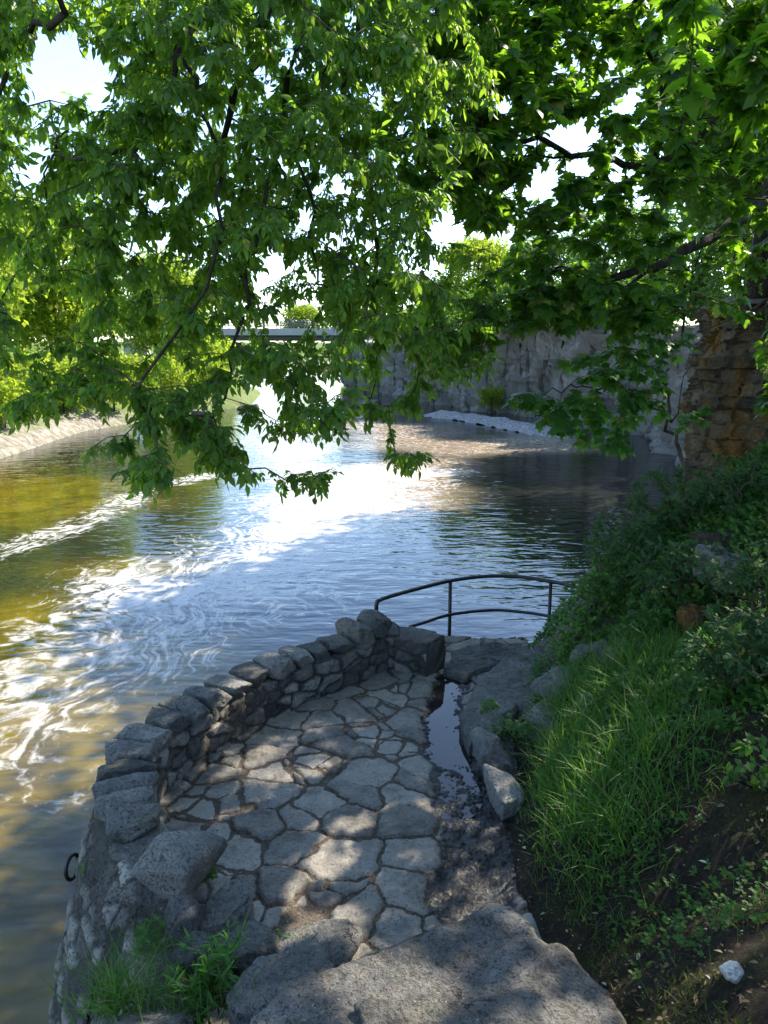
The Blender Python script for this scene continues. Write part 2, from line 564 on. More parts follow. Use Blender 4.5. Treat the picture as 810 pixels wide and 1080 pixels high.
XE_Y = [-6, 2.0, 3.2, 4.27, 4.95, 5.4, 6.3, 7.2, 7.9, 8.4, 8.9, 9.3]
XE_X = [1.0, 1.0, .95, .78, .85, 1.02, 1.08, 1.15, 1.35, 1.75, 2.2, 2.5]


def xe(y):
    return np.interp(y, XE_Y, XE_X)


bank = [(20, -6), (20, 20), (14, 18.5), (9, 13.2), (6, 11.3), (4.2, 10.35), (3.2, 9.75), (2.4, 9.35), (1.4, 9.35), (.6, 8.75), (.3, 8.2)]
land = np.array([tuple(p) for p in ctr_s[::12][:-1]] + [(-1.05, -6)] + bank)


def hill_h(x, y):
    x = np.asarray(x, float); y = np.asarray(y, float)
    dx = x - xe(y)
    path = np.where(y < 3.5, np.minimum(-.15 + .58 * (3.5 - y), 2.6), -.16)
    path = np.where(y > 8.45, -.16 - .35 * sstep(8.45, 8.7, y), path)
    rise = np.where(dx > 0, .10 * sstep(0, .12, dx) + .68 * np.minimum(dx, 4.2) + .25 * np.clip(dx - 4.2, 0, 20), 0)
    rise = rise + np.where(dx > 0, .55 * np.minimum(dx, 1.3) * sstep(7.9, 8.9, y), 0)
    # steep bare bank by the railing
    st_ = np.exp(-((y - 8.2) / .9) ** 2) * sstep(.35, .8, dx) * .25
    n = fbm(p3(x * .9, y * .9), 4, 3) * .16 + fbm(p3(x * 4, y * 4), 3, 5) * .06 + np.abs(fbm(p3(x * 9, y * 9), 3, 7)) * .05
    h = path + rise + st_ + n * sstep(-.05, .5, dx)
    d = poly_dist(x, y, land)
    k = np.where((x < .9) & (y < 8.6) | (x < -.5), 9.0, 1.15)
    h = h - np.clip(d, 0, 50) * k * 1.0
    return np.maximum(h, -3.4)


def hill_at(u, v, lift=0.0):
    """where the sight line through a photograph point meets the slope"""
    d_ = ray(u, v)
    ts = np.linspace(2.5, 16, 700)
    q_ = np.outer(ts, d_) + np.array([0, 0, H])
    below = np.nonzero(q_[:, 2] < hill_h(q_[:, 0], q_[:, 1]))[0]
    p_ = q_[below[0]] if len(below) else q_[-1]
    p_[2] = hill_h([p_[0]], [p_[1]])[0] + lift
    return p_


# near slope mesh
gx = np.r_[np.arange(-2.6, .5, .12), np.arange(.5, 5.2, .04), np.arange(5.2, 21, .3)]
gy = np.r_[np.arange(-6, 1.6, .25), np.arange(1.6, 10.6, .04), np.arange(10.6, 21, .3)]
X, Y = np.meshgrid(gx, gy, indexing='ij')
HZ = hill_h(X.ravel(), Y.ravel())
bare = np.exp(-(((X.ravel() - 2.0) / .55) ** 2 + ((Y.ravel() - 7.6) / .9) ** 2)) * 1.4
bare = np.clip(bare + .5 * np.exp(-(((X.ravel() - 3.1) / .4) ** 2 + ((Y.ravel() - 7.0) / .5) ** 2)), 0, 1)
hv = p3(X.ravel(), Y.ravel()); hv[:, 2] = HZ
tag(make_obj('hillside', hv, quads=grid_quads(len(gx), len(gy)), mat=M['soil'], attrs={'bare': bare}), 'dark earth slope rising beside the stone terrace', kind='structure')

# ------------------------------------------------------------------ flagstone terrace
gut_px = [(505, 695), (478, 715), (467, 745), (470, 775), (487, 820), (500, 865), (500, 905), (495, 950)]
gut = np.array([P(u, v)[:2] for u, v in gut_px])
gx = np.arange(-2.05, 1.75, .0135); gy = np.arange(3.0, 8.75, .0135)
X, Y = np.meshgrid(gx, gy, indexing='ij'); x, y = X.ravel(), Y.ravel()
warp = p3(x, y)
wx = x + .085 * fbm(warp * 3.4, 4, 21, .6); wy = y + .085 * fbm(warp * 3.4, 4, 31, .6)
cs = .335
e, cid, bx, by = cell2(wx / cs * .92 + 3.1, wy / cs + 1.7, 5, .95)
e = e * cs
e2, cid2, bx2, by2 = cell2(wx / .22 + .4, wy / .22 + .9, 9, .8)
split = (cid > .80)                                 # some stones are broken into smaller ones
e = np.where(split, np.minimum(e, e2 * .22), e)
tid = np.where(split, cid2, cid)
jw = .001 + .014 * (vnoise(p3(x * 2.2, y * 2.2), 8) * .5 + .5)
ridge = sstep(jw * .6, jw * .6 + .022, e)
tilt = ((x - bx * cs) * (tid - .5) * .10) + (tid - .5) * .03
z = -.016 + ridge * (.016 + tilt * .42) + .016 * fbm(warp * 6, 5, 41, .6) * ridge + .006 * fbm(warp * 30, 3, 43)
miss = np.zeros_like(x)
for (u, v, r_) in ((322, 968, .20), (300, 985, .12), (262, 850, .06), (345, 935, .05)):
    c = P(u, v)
    miss = np.maximum(miss, 1 - sstep(r_ * .6, r_, np.hypot(x - c[0], y - c[1]) + .06 * fbm(warp * 6, 3, 51)))
dg = poly_dist(x, y, gut, closed=False)
gw = np.interp(y, [3.5, 4.2, 5, 6, 7, 8.2], [.24, .30, .30, .24, .2, .17])
wet = 1 - sstep(gw * .55, gw * 1.25, dg + .08 * fbm(warp * 5, 3, 61))
wet = np.maximum(wet, sstep(.0, .25, x - xe(y) + .12) * sstep(4.0, 4.4, y) * .9)
rub = fbm(warp * 16, 4, 71)
e3, c3, _, _ = cell2(x / .038, y / .038, 77, .95)
z = z * (1 - miss) + miss * (-.032 + .008 * rub)
z = z * (1 - wet) + wet * (-.047 + .020 * rub + .015 * sstep(.03, .3, e3) * (c3 > .45))
pdl = poly_dist(x, y, np.array([P(u, v_)[:2] for u, v_ in ((478, 705), (472, 725), (466, 745), (468, 772), (472, 800))]), closed=False)
z -= .022 * (1 - sstep(.02, .2, pdl + .11 * fbm(warp * 4, 4, 65, .6)))
stone_a = ridge * (1 - miss) * (1 - .2 * wet)
dl = poly_dist(x, y, land)
keep = (dl < .06) & (x < np.minimum(xe(y) + .55, 1.72)) & (y < 8.62 + .1 * fbm(p3(x * 3, y * 0), 3, 81))
v = np.stack([x, y, z], -1)
q = grid_quads(len(gx), len(gy), keep)
v, q, at = compact(v, q, {'stone': stone_a, 'tint': tid, 'wet': wet})
tag(make_obj('terrace_path', v, quads=q, mat=M['terrace'], attrs=at), 'flagstone terrace with soil joints and a wet gutter', kind='structure')

# puddle in the gutter
pp = catmull([P(u, v_)[:2] for u, v_ in ((440, 700), (500, 698), (506, 722), (500, 760), (512, 800), (505, 850), (462, 860), (445, 800), (438, 745))] , 6)
c = pp.mean(0)
pv = np.vstack([[*c, -.044]] + [[*p_, -.044] for p_ in pp])
n_ = len(pp)
tag(make_obj('puddle', pv, tris=[[0, 1 + i, 1 + (i + 1) % n_] for i in range(n_)], mat=M['puddle']), 'shallow puddle in the gutter reflecting the sky', kind='structure')

# ------------------------------------------------------------------ rocks
def ico(sub):
    bm = bmesh.new(); bmesh.ops.create_icosphere(bm, subdivisions=sub, radius=1)
    v = np.array([x_.co[:] for x_ in bm.verts]); f = np.array([[w.index for w in fa.verts] for fa in bm.faces]); bm.free()
    return v / np.linalg.norm(v, axis=1)[:, None], f


ICO = {k: ico(k) for k in (4, 5, 6)}


def rock_geo(dims, seed, nextra=14, rough=.05, sub=5, p=30, box_j=.14, rz=0, tilt=(0, 0), ext=(.88, 1.22)):
    g = np.random.default_rng(seed)
    d, f = ICO[sub]
    nr = np.vstack([np.eye(3), -np.eye(3)]) + g.normal(0, box_j, (6, 3))
    nr = np.vstack([nr, g.normal(0, 1, (nextra, 3))]); nr /= np.linalg.norm(nr, axis=1)[:, None]
    di = np.r_[g.uniform(.9, 1.05, 6), g.uniform(*ext, nextra)]
    k = np.clip(d @ nr.T, 0, None) / di
    r = (k ** p).sum(1) ** (-1 / p)
    v = d * r[:, None] * np.array(dims) / 2
    s = np.mean(dims)
    v += d * (fbm(v * (2.2 / s) + seed, 4, seed) * rough * s * 1.4 + fbm(v * (9 / s) + seed, 4, seed + 5) * rough * s * .5)[:, None]
    rg = 1 - np.abs(fbm(v * (4 / s) + seed * 3.1, 4, seed + 11))
    v -= d * (np.clip(rg - .86, 0, 1) * rough * s * 5)[:, None]
    v += d * (fbm(v * (24 / s) + seed, 3, seed + 21) * rough * s * .28)[:, None]
    m = np.array(Matrix.Rotation(rz, 3, 'Z') @ Matrix.Rotation(tilt[0], 3, 'X') @ Matrix.Rotation(tilt[1], 3, 'Y'))
    return v @ m.T, f


def rock(name, label, loc, dims, seed, mat='rock', cat='rock', group=None, **kw):
    v, f = rock_geo(dims, seed, **kw)
    o = make_obj(name, v, tris=f, mat=M[mat]); o.location = tuple(float(c_) for c_ in loc)
    return tag(o, label, cat, group)


def slab(name, label, px, z, thick, seed, mat='slab', cat='stone slab', tilt=(0, 0), amp=.03, rings=36, rimdrop=.03, group=None):
    """flat stone traced on its own plane, with real thickness and an uneven top"""
    out = np.array([P(u, v_, z)[:2] for u, v_ in px])
    out = np.vstack([out, out[:1]])
    out = resample(out, .016)[:-1]
    c = out.mean(0)
    n = len(out)
    out = out + np.stack([fbm(p3(out[:, 0] * 7, out[:, 1] * 7), 4, seed) * .025, fbm(p3(out[:, 0] * 7, out[:, 1] * 7), 4, seed + 9) * .025], -1)
    vs = []
    ks = np.r_[np.linspace(0.02, .9, rings), .94, .97, .99, 1.0]
    for k in ks:
        xy = c + (out - c) * k
        edge = (1 - k) * np.linalg.norm(out - c, axis=1)
        h = fbm(p3(xy[:, 0] * 2.0, xy[:, 1] * 2.0), 4, seed + 2) * amp + fbm(p3(xy[:, 0] * 9, xy[:, 1] * 9), 4, seed + 3) * amp * .35
        lf = fbm(p3(xy[:, 0] * 1.3 + 5, xy[:, 1] * 1.9), 5, seed + 4, .55) * 6
        lay = (np.floor(lf) + sstep(.8, 1, lf - np.floor(lf))) / 6 * amp * 1.3
        h = h + lay
        h = h - rimdrop * (1 - sstep(0, .05, edge)) + (xy - c) @ np.array(tilt)
        vs.append(np.stack([xy[:, 0], xy[:, 1], z + h], -1))
    for kz, ko in ((.12, 1.006), (.3, 1.012), (.5, .99), (.75, 1.0), (1.0, .96)):
        b = vs[len(ks) - 1].copy()
        nn = fbm(p3(out[:, 0] * 6 + kz * 9, out[:, 1] * 6), 3, seed + 7) * .02
        b[:, :2] = c + (out - c) * (ko + nn[:, None])
        b[:, 2] -= thick * kz
        vs.append(b)
    m = len(vs)
    V = np.vstack(vs + [np.array([[c[0], c[1], vs[0][:, 2].mean()]])])
    i, j = np.meshgrid(np.arange(m - 1), np.arange(n), indexing='ij'); j2 = (j + 1) % n
    q = np.stack([i * n + j, (i + 1) * n + j, (i + 1) * n + j2, i * n + j2], -1).reshape(-1, 4)
    k = np.arange(n)
    t_ = np.stack([k, (k + 1) % n, k * 0 + len(V) - 1], -1)
    org = np.array([c[0], c[1], z])
    o = make_obj(name, V - org, t_, q, M[mat]); o.location = tuple(float(w) for w in org)
    return tag(o, label, cat, group)


slab('step_slab', 'big pale grey stone step with a jagged far edge above the terrace',
     [(250, 1120), (262, 1060), (300, 1030), (352, 1016), (385, 1000), (425, 990), (480, 968), (520, 951), (540, 952), (555, 965), (566, 985), (580, 994), (592, 991),
      (606, 1000), (616, 1018), (640, 1042), (662, 1075), (690, 1120), (600, 1150), (450, 1160), (330, 1150)], .55, .5, 101, amp=.045)
slab('stone_step', 'grey stone step higher up the stairs behind the pale slab',
     [(150, 1175), (700, 1175), (760, 1320), (600, 1400), (300, 1400), (120, 1300)], .98, .6, 131, amp=.03, cat='stone step')
rock('boulder', 'rough pitted grey boulder beside the pale step at its near corner', P(300, 1062, .26), (.50, .42, .36), 5, rough=.05, rz=.5)
rock('boulder', 'small rounded stone on the near edge of the pale step slab', P(402, 1078, .57), (.2, .17, .09), 9, mat='slab', nextra=8, ext=(1., 1.3), p=10)
rock('boulder', 'big smooth blue grey boulder ending the parapet coping', P(187, 912, .34), (.37, .34, .30), 14, rough=.022, rz=-.3, nextra=8, ext=(1.0, 1.3), p=14)
rock('boulder', 'flat topped grey rock leaning between the end boulder and the steps', P(238, 968, .03), (.32, .30, .20), 21, rough=.035, rz=.35, tilt=(.15, -.1))
rock('boulder', 'narrow dark rock wedged under the end boulder of the parapet', P(192, 972, .12), (.2, .26, .26), 24, rough=.05, rz=.2, sub=4)
rock('boulder', 'grey block on the wall top beside the grass clumps', P(268, 1005, .08), (.30, .28, .22), 27, rough=.04, rz=.6)
rock('boulder', 'pale upright stone half hidden by the grass clumps', P(205, 1015, .16), (.22, .2, .32), 29, rough=.04, rz=.1, sub=4)
rock('boulder', 'low flat stone sloping from the terrace up to the pale step', P(330, 1002, .05), (.60, .30, .16), 33, rough=.03, rz=.25, tilt=(.2, 0))
rock('boulder', 'small white stone lying on the dark mossy soil', hill_at(772, 1032, .015), (.085, .09, .07), 35, mat='white', sub=4)

slab('rock_ledge', 'broad flat grey rock slab beside the puddle', [(486, 745), (500, 722), (520, 705), (545, 690), (572, 695), (590, 715), (582, 740), (560, 752), (548, 742), (530, 752), (512, 765), (495, 772)],
     .18, .4, 141, 'rock', 'rock', tilt=(.06, .08), amp=.03, rings=24)
rock('boulder', 'dark rounded rock at the foot of the bank above the flat ledge', P(597, 727, .32), (.5, .45, .3), 41, rough=.04, rz=.4)
rock('boulder', 'pale angular rock sunk in the soil below the dark rounded rock', P(578, 762, .2), (.42, .36, .26), 43, rough=.04, rz=.9, tilt=(.2, .2))
rock('boulder', 'small grey stone at the upper corner of the edging blocks', P(518, 768, .1), (.2, .2, .2), 44, sub=4)
rock('boulder', 'squarish grey rock on the bank right of the dark rounded rock', hill_at(630, 745, -.03), (.4, .34, .3), 46, rz=.4)
for k, (u, v_, w, h_, lab) in enumerate(((513, 786, .30, .34, 'farthest block of the kerb beside the wet gutter'), (524, 808, .30, .34, 'middle grey block of the kerb beside the wet gutter'),
                                     (532, 834, .28, .36, 'tilted block ending the kerb beside the wet gutter'))):
    rock('edging_block', lab, P(u, v_, .05), (.22, h_ * 1.2, .22), 60 + k, 'slab', 'kerb stone', 'kerb blocks along the gutter', rz=.35 - .1 * k, nextra=4, rough=.03, tilt=(.03, .05))
slab('landing_rock', 'dark rough rock lip at the far end of the terrace', [(468, 706), (474, 686), (500, 678), (530, 676), (560, 680), (568, 692), (540, 697), (515, 703), (490, 712)], .04, .5, 151, 'rock', 'rock', amp=.05, rings=22)
rock('outcrop', 'pale broken limestone outcrop half hidden by blue green shrubs', hill_at(765, 612, .06), (.6, .5, .36), 71, 'slab', 'rock', rough=.10, nextra=20, rz=.4)
rock('outcrop', 'ochre stained rock showing between shrubs below the pale outcrop', hill_at(745, 645, -.07), (.46, .36, .26), 73, 'ochre', 'rock', rough=.11, nextra=20)
rock('outcrop', 'rusty overhanging rock above the pale outcrop', hill_at(775, 575, -.05), (.7, .5, .3), 75, 'ochre', 'rock', rough=.12, nextra=20, rz=-.3)
rock('outcrop', 'grey earthy rock face under the leafy bank beside the railing', hill_at(640, 690, -.12), (.7, .55, .5), 77, 'slab', 'rock', rough=.08, rz=.6)

# ------------------------------------------------------------------ parapet wall
wall = thing('parapet_wall', 'curved rubble stone parapet with rough grey coping round the terrace', 'stone wall', (ctr[7][0], ctr[7][1], 0))
tan = np.gradient(ctr_s, axis=0); tan /= np.linalg.norm(tan, axis=1)[:, None]
nrm = np.stack([tan[:, 1], -tan[:, 0]], -1)          # points to the river (curve runs far -> near)
if (nrm[len(nrm) // 3] @ np.array([-1, 0])) < 0: nrm = -nrm


def top_z(s):
    y_ = np.interp(s, arc, ctr_s[:, 1])
    base = np.where(y_ < 3.5, np.minimum(-.15 + .58 * (3.5 - y_), 2.6) + .12, .02)
    return np.where(s < S_END - .1, .36, np.maximum(base, .36 - .34 * sstep(0, .35, s - S_END + .1)))


ss = np.arange(0, arc[-1], .022)
cx_ = np.stack([np.interp(ss, arc, ctr_s[:, k]) for k in (0, 1)], -1)
nn = np.stack([np.interp(ss, arc, nrm[:, k]) for k in (0, 1)], -1)
tz = top_z(ss)
prof = [('i', z_) for z_ in np.linspace(-.25, 1, 30)] + [('t', w_) for w_ in np.linspace(-.8, .8, 6)] + [('o', z_) for z_ in np.linspace(0, 1, 110)]
rows, tints = [], []
for kind, k in prof:
    if kind == 'i':
        zz = tz * k; off = np.full_like(ss, -.17)
    elif kind == 't':
        zz = tz + .012; off = np.full_like(ss, .17 * k)
    else:
        zz = tz - (tz + 2.9) * k ** 1.25; off = .17 + (tz - zz) * (.08 + .40 * sstep(S_END - 1.9, S_END - .25, ss) * np.clip(1.1 - .35 * (tz - zz), .3, 1))
    if kind != 't':
        cu, cv = ss / (.24 if kind == 'i' else .15), zz / (.13 if kind == 'i' else .11)
        wr = fbm(p3(ss * 5, zz * 5), 3, 91) * .25
        e_, id_, _, _ = cell2(cu + wr, cv + wr, 13, .8)
        stn = sstep(.02, .14, e_)
        dsp = stn * (.012 + .02 * id_ if kind == 'i' else .006 + .020 * id_) + fbm(p3(ss * 7, zz * 5), 4, 93) * .022 + fbm(p3(ss * 26, zz * 12), 3, 95) * .016
        # fade at the top so that the profile stays closed
        off = off + (dsp if kind == 'o' else -dsp)
        tints.append(.1 + .9 * id_ * stn)
    else:
        tints.append(np.full_like(ss, .4))
    rows.append(np.stack([cx_[:, 0] + nn[:, 0] * off, cx_[:, 1] + nn[:, 1] * off, zz], -1))
V = np.stack(rows, 1)
nS, nP = V.shape[:2]
q = grid_quads(nS, nP)[:, ::-1]
capv = np.vstack([V.reshape(-1, 3)])
make_obj('wall_face', local(capv, wall), quads=q, tris=[[0, j + 1, j] for j in range(1, nP - 1)], mat=M['walldark'], parent=wall, attrs={'tint': np.stack(tints, 1)})
g = np.random.default_rng(5)
s_ = .12
k = 0
while s_ < S_END - .42:
    far_end = s_ < 1.0
    Ls = g.uniform(.18, .32) * (1.05 if s_ < 3 else .95)
    s_mid = s_ + Ls / 2
    p_ = np.array([np.interp(s_mid, arc, ctr_s[:, a]) for a in (0, 1)])
    t_ = np.array([np.interp(s_mid, arc, tan[:, a]) for a in (0, 1)])
    hgt = g.uniform(.13, .19) + (.1 if .5 < s_ < 1.1 else 0)
    zc = (.42 if s_ > .5 else .30) + g.uniform(-.02, .03) + (.06 if .5 < s_ < 1.1 else 0)
    v_, f_ = rock_geo((Ls * .97, g.uniform(.33, .42), hgt), 200 + k, nextra=12, rough=.04, sub=5, rz=math.atan2(t_[1], t_[0]) + g.uniform(-.12, .12), tilt=(g.uniform(-.12, .12), g.uniform(-.14, .14)), box_j=.12, p=34, ext=(.92, 1.25))
    o = make_obj('coping_stone', v_, tris=f_, mat=M['coping'], parent=wall)
    o.location = tuple(float(w) for w in (p_[0] - wall.location[0], p_[1] - wall.location[1], zc))
    s_ += Ls; k += 1
# iron ring hanging on the outer face
rc = P(86, 905, .0)
cir = np.linspace(0, 2 * math.pi, 25)
ov = V[:, 36:].reshape(-1, 3)
pu, pv_ = proj(ov)
mk = np.abs(pv_ - 902) < 12
ro = ov[mk][np.argmin(pu[mk])] + np.array([-.01, 0, -.02])
pts = ro + np.stack([-.02 + .015 * np.cos(cir), .07 * np.cos(cir), .085 * np.sin(cir)], -1)
mb = MB(); mb.tube(pts, .014, 8); mb.build('mooring_ring', M['iron'], wall, origin=wall.location)

# ------------------------------------------------------------------ railing
rail = thing('iron_railing', 'black tubular iron railing curving round the far end of the terrace', 'railing', (.9, 8.9, -.4))


def railpts(px, zr):
    return catmull([P(u, v_, zr) for u, v_ in px], 10)


zt, zl = .62, .205
top = railpts([(398, 634), (408, 630), (440, 621), (475, 612.5), (510, 608), (545, 608), (580, 613), (604, 618), (640, 628)], zt)
start = np.array([top[0] + np.array([-.012, -.01, -.22]), top[0] + np.array([-.012, -.01, -.05])])
mb = MB(); mb.tube(np.vstack([start, top]), .024, 10); mb.build('top_rail', M['iron'], rail, origin=rail.location)
low = railpts([(432, 661), (446, 657), (476, 648), (520, 643.5), (555, 646), (580, 650), (602, 655), (635, 663)], zl)
mb = MB(); mb.tube(low, .020, 10); mb.build('lower_rail', M['iron'], rail, origin=rail.location)
for u, v_ in ((475, 612.5), (581, 613)):
    b = P(u, v_, zt)
    mb = MB(); mb.tube([[b[0], b[1], -.62], [b[0], b[1], zt]], .022, 10); mb.build('post', M['iron'], rail, origin=rail.location)

# ------------------------------------------------------------------ river, ground, cliffs
rivL = [(-19, -60), (-19, 10), (-20, 39), (-21, 53), (-17, 68), (-13.5, 77), (-16, 100), (-24, 125), (-32, 200), (-40, 420)]
rivR = [(-14, 420), (-12, 200), (-7.5, 125), (-1, 96), (3.5, 80), (8.5, 67), (13, 57), (16.0, 48), (15.0, 38), (13, 26), (10.5, 17), (13, 12.5), (13, -60)]
river = np.array(rivL + rivR)
g1 = np.r_[-1500, -1000, -600, -400, -260, -160, -110, -80, np.arange(-62, 50, .8), 60, 80, 110, 160, 260, 400, 600, 1000, 1500]
g2 = np.r_[-1200, -600, -250, -120, np.arange(-60, 0, 4), np.arange(0, 135, .9), np.arange(136, 220, 3), np.arange(222, 440, 12), 500, 650, 900, 1200, 1600]
X, Y = np.meshgrid(g1, g2, indexing='ij'); x, y = X.ravel(), Y.ravel()
d = poly_dist(x, y, river)
dL = poly_dist(x, y, np.array(rivL), closed=False); dR = poly_dist(x, y, np.array(rivR), closed=False)
left = dL < dR
n = fbm(p3(x * .12, y * .12), 4, 201); n2 = fbm(p3(x * .9, y * .9), 3, 203)
hl = -3.2 + 1.5 * sstep(-1, .6, d) + 1.5 * sstep(.3, 3.6, d) + 1.6 * sstep(3, 10, d) + 3.0 * sstep(12, 60, d) + n * 1.2 * sstep(6, 30, d) + n2 * .2 * sstep(0, 2, d)
hr = -3.2 + 7.4 * sstep(5.0, 7.5, d) + 2.5 * sstep(8, 60, d) + n * 1.2 * sstep(6, 30, d)
h = np.where(d < -1, -3.2, np.where(left, hl, hr))
h += 7 * sstep(250, 900, np.hypot(x, y - 50)) 
grav = np.where(left, sstep(-1, 0, d) * (1 - sstep(1.2, 2.2, d + .8 * n2)) * (1 - .8 * sstep(55, 62, y)), .3 * sstep(-1, 0, d))
gv = np.stack([x, y, h], -1)
tag(make_obj('ground', gv, quads=grid_quads(len(g1), len(g2)), mat=M['ground'], attrs={'gravel': grav}), 'far river banks with pale gravel edge and grassy land', kind='structure')

gx = np.r_[np.arange(-48, -26, 2), np.arange(-26, 22, .3), np.arange(22, 40, 3)]
gy = np.r_[np.arange(-60, 0, 5), np.arange(0, 90, .3), np.arange(90, 130, 2), np.arange(130, 430, 20)]
X, Y = np.meshgrid(gx, gy, indexing='ij'); x, y = X.ravel(), Y.ravel()
foam = np.zeros_like(x); silt = np.zeros_like(x)
nz = fbm(p3(x * .25, y * .25), 4, 301) * 1.2


def stream(px, w, inten, arr):
    p_ = np.array([P(u, v_, ZW)[:2] for u, v_ in px])
    p_ = catmull(p_, 8)
    d_ = poly_dist(x, y, p_, closed=False) + nz * w * .35
    return np.maximum(arr, inten * (1 - sstep(w * .15, w, d_)))


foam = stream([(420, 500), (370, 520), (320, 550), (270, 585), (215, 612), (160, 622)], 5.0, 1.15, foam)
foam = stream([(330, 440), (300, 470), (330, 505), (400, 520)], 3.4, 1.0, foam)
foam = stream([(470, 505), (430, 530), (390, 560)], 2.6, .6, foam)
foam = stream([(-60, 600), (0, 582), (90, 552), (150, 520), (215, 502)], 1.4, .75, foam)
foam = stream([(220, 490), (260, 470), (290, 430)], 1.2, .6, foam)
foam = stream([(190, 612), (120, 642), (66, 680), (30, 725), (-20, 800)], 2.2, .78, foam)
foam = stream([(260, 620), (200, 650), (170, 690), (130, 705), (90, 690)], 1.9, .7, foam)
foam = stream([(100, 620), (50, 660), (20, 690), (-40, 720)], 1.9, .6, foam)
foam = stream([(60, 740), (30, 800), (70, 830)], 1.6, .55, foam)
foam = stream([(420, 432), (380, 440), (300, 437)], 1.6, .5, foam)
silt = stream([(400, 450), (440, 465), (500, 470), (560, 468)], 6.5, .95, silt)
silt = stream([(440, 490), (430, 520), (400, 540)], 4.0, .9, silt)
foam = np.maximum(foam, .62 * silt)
murk = np.zeros_like(x)
murk = stream([(-160, 460), (0, 520), (60, 520)], 7.0, .75, murk)
murk = stream([(-100, 780), (0, 760), (80, 720)], 4.5, 1.0, murk)
murk = stream([(170, 600), (110, 600)], 2.4, .9, murk)
murk = stream([(-20, 860), (60, 850), (120, 800)], 2.2, 1.0, murk)
murk = stream([(30, 640), (60, 760), (0, 960), (-20, 1100)], 2.6, .8, murk)
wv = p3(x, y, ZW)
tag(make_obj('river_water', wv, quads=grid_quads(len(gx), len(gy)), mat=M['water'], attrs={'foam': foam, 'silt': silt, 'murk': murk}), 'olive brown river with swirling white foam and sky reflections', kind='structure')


def strip(path, zb, zt_, ds, dz, disp):
    path = resample(path, ds)
    s = np.r_[0, np.cumsum(np.linalg.norm(np.diff(path, axis=0), axis=1))]
    tg = np.gradient(path, axis=0); tg /= np.linalg.norm(tg, axis=1)[:, None]
    nm = np.stack([-tg[:, 1], tg[:, 0]], -1)
    zs = np.arange(zb, zt_ + dz, dz)
    S2, Z2 = np.meshgrid(s, zs, indexing='ij')
    D, T = disp(S2.ravel(), Z2.ravel())
    D = D.reshape(S2.shape)
    V_ = np.stack([path[:, 0][:, None] + nm[:, 0][:, None] * D, path[:, 1][:, None] + nm[:, 1][:, None] * D, Z2], -1)
    return V_, T.reshape(S2.shape)


def courses(s, z_, seed, hmin, hmax, wmin, wmax, amp):
    g_ = np.random.default_rng(seed)
    b = np.cumsum(g_.uniform(hmin, hmax, 400)) - 10
    zz = z_ + .03 * fbm(p3(s * 1.5, z_), 2, seed)
    ci = np.searchsorted(b, zz)
    lo, hi = b[ci - 1], b[ci]
    ez = np.minimum(zz - lo, hi - zz)
    w = g_.uniform(wmin, wmax, 500)[ci]; o = g_.uniform(0, 5, 500)[ci]
    su = (s + o) / w; bi = np.floor(su); fr = su - bi
    es = np.minimum(fr, 1 - fr) * w
    idd = _hash(bi, ci.astype(float), bi * 0, seed)
    cr = _hash(ci.astype(float), ci * 0., ci * 0., seed + 1)
    j = np.minimum(ez, es)
    return (idd - .5) * amp * 1.3 + (cr - .5) * amp * .45, j, idd


def closed_strip_obj(name, V, T, mat, parent=None, depth=None, org=None):
    """face strip plus a top that runs back into the hill"""
    nS_, nZ_ = V.shape[:2]
    topv = V[:, -1].copy()
    back = topv.copy(); back[:, :2] += depth; back[:, 2] += .3
    VV = np.concatenate([V, back[:, None]], 1)
    TT = np.concatenate([T, T[:, -1:]], 1)
    v_ = VV.reshape(-1, 3)
    if org is not None: v_ = v_ - org
    return make_obj(name, v_, quads=grid_quads(nS_, nZ_ + 1), mat=mat, parent=parent, attrs={'tint': TT}, smooth=False)


# near ochre pillar of layered limestone
def pil(s, z_):
    lvl = np.interp(z_, [.8, 2.0, 2.8, 4.0], [0, 3.2, 7.5, 15.5])          # thick beds below, thin ones on top
    wu = .10 * fbm(p3(s * 2.5, z_ * 2.5), 4, 405)
    wz = .16 * fbm(p3(s * 1.4, z_ * 2.0), 4, 407)
    row = np.floor(lvl + wz)
    e_, i_, _, _ = cell2((s + wu) / .30 + .37 * (row % 3), lvl + wz, 77, .42)
    ed = sstep(.015, .055, e_)
    D = (i_ - .5) * .17 + .05 * ed + fbm(p3(s * 1.6, z_ * 1.2), 3, 401, .5) * .26 + fbm(p3(s * 7, z_ * 9), 4, 403, .6) * .045 - .14 * (i_ > .88) * ed
    D += .07 * (_hash(row, row * 0, row * 0, 5) - .5)
    D += .10 * np.sin((z_ - 1.6) * 1.3) - .10 + .16 * sstep(3.3, 3.8, z_) + .25 * fbm(p3(s * 2, z_ * 0), 3, 409) * sstep(3.5, 3.9, z_)
    return D, i_


pth = catmull([(5.8, 11.6), (4.75, 11.0), (4.15, 10.2), (4.02, 9.45), (4.4, 8.95), (5.1, 8.8), (6.2, 8.9), (8.0, 8.6), (11, 8.6)], 10)
Vp, Tp = strip(pth, .9, 3.92, .022, .022, pil)
Vp = Vp[:, :]
orgp = np.array([4.2, 9.2, 1.5])
# outward must face the viewer
o = closed_strip_obj('rock_pillar', Vp, Tp, M['ochre'], depth=np.array([1.2, 1.6]), org=orgp)
o.location = tuple(orgp)
tag(o, 'ochre stained buttress of layered limestone blocks under the big maple', 'rock face')


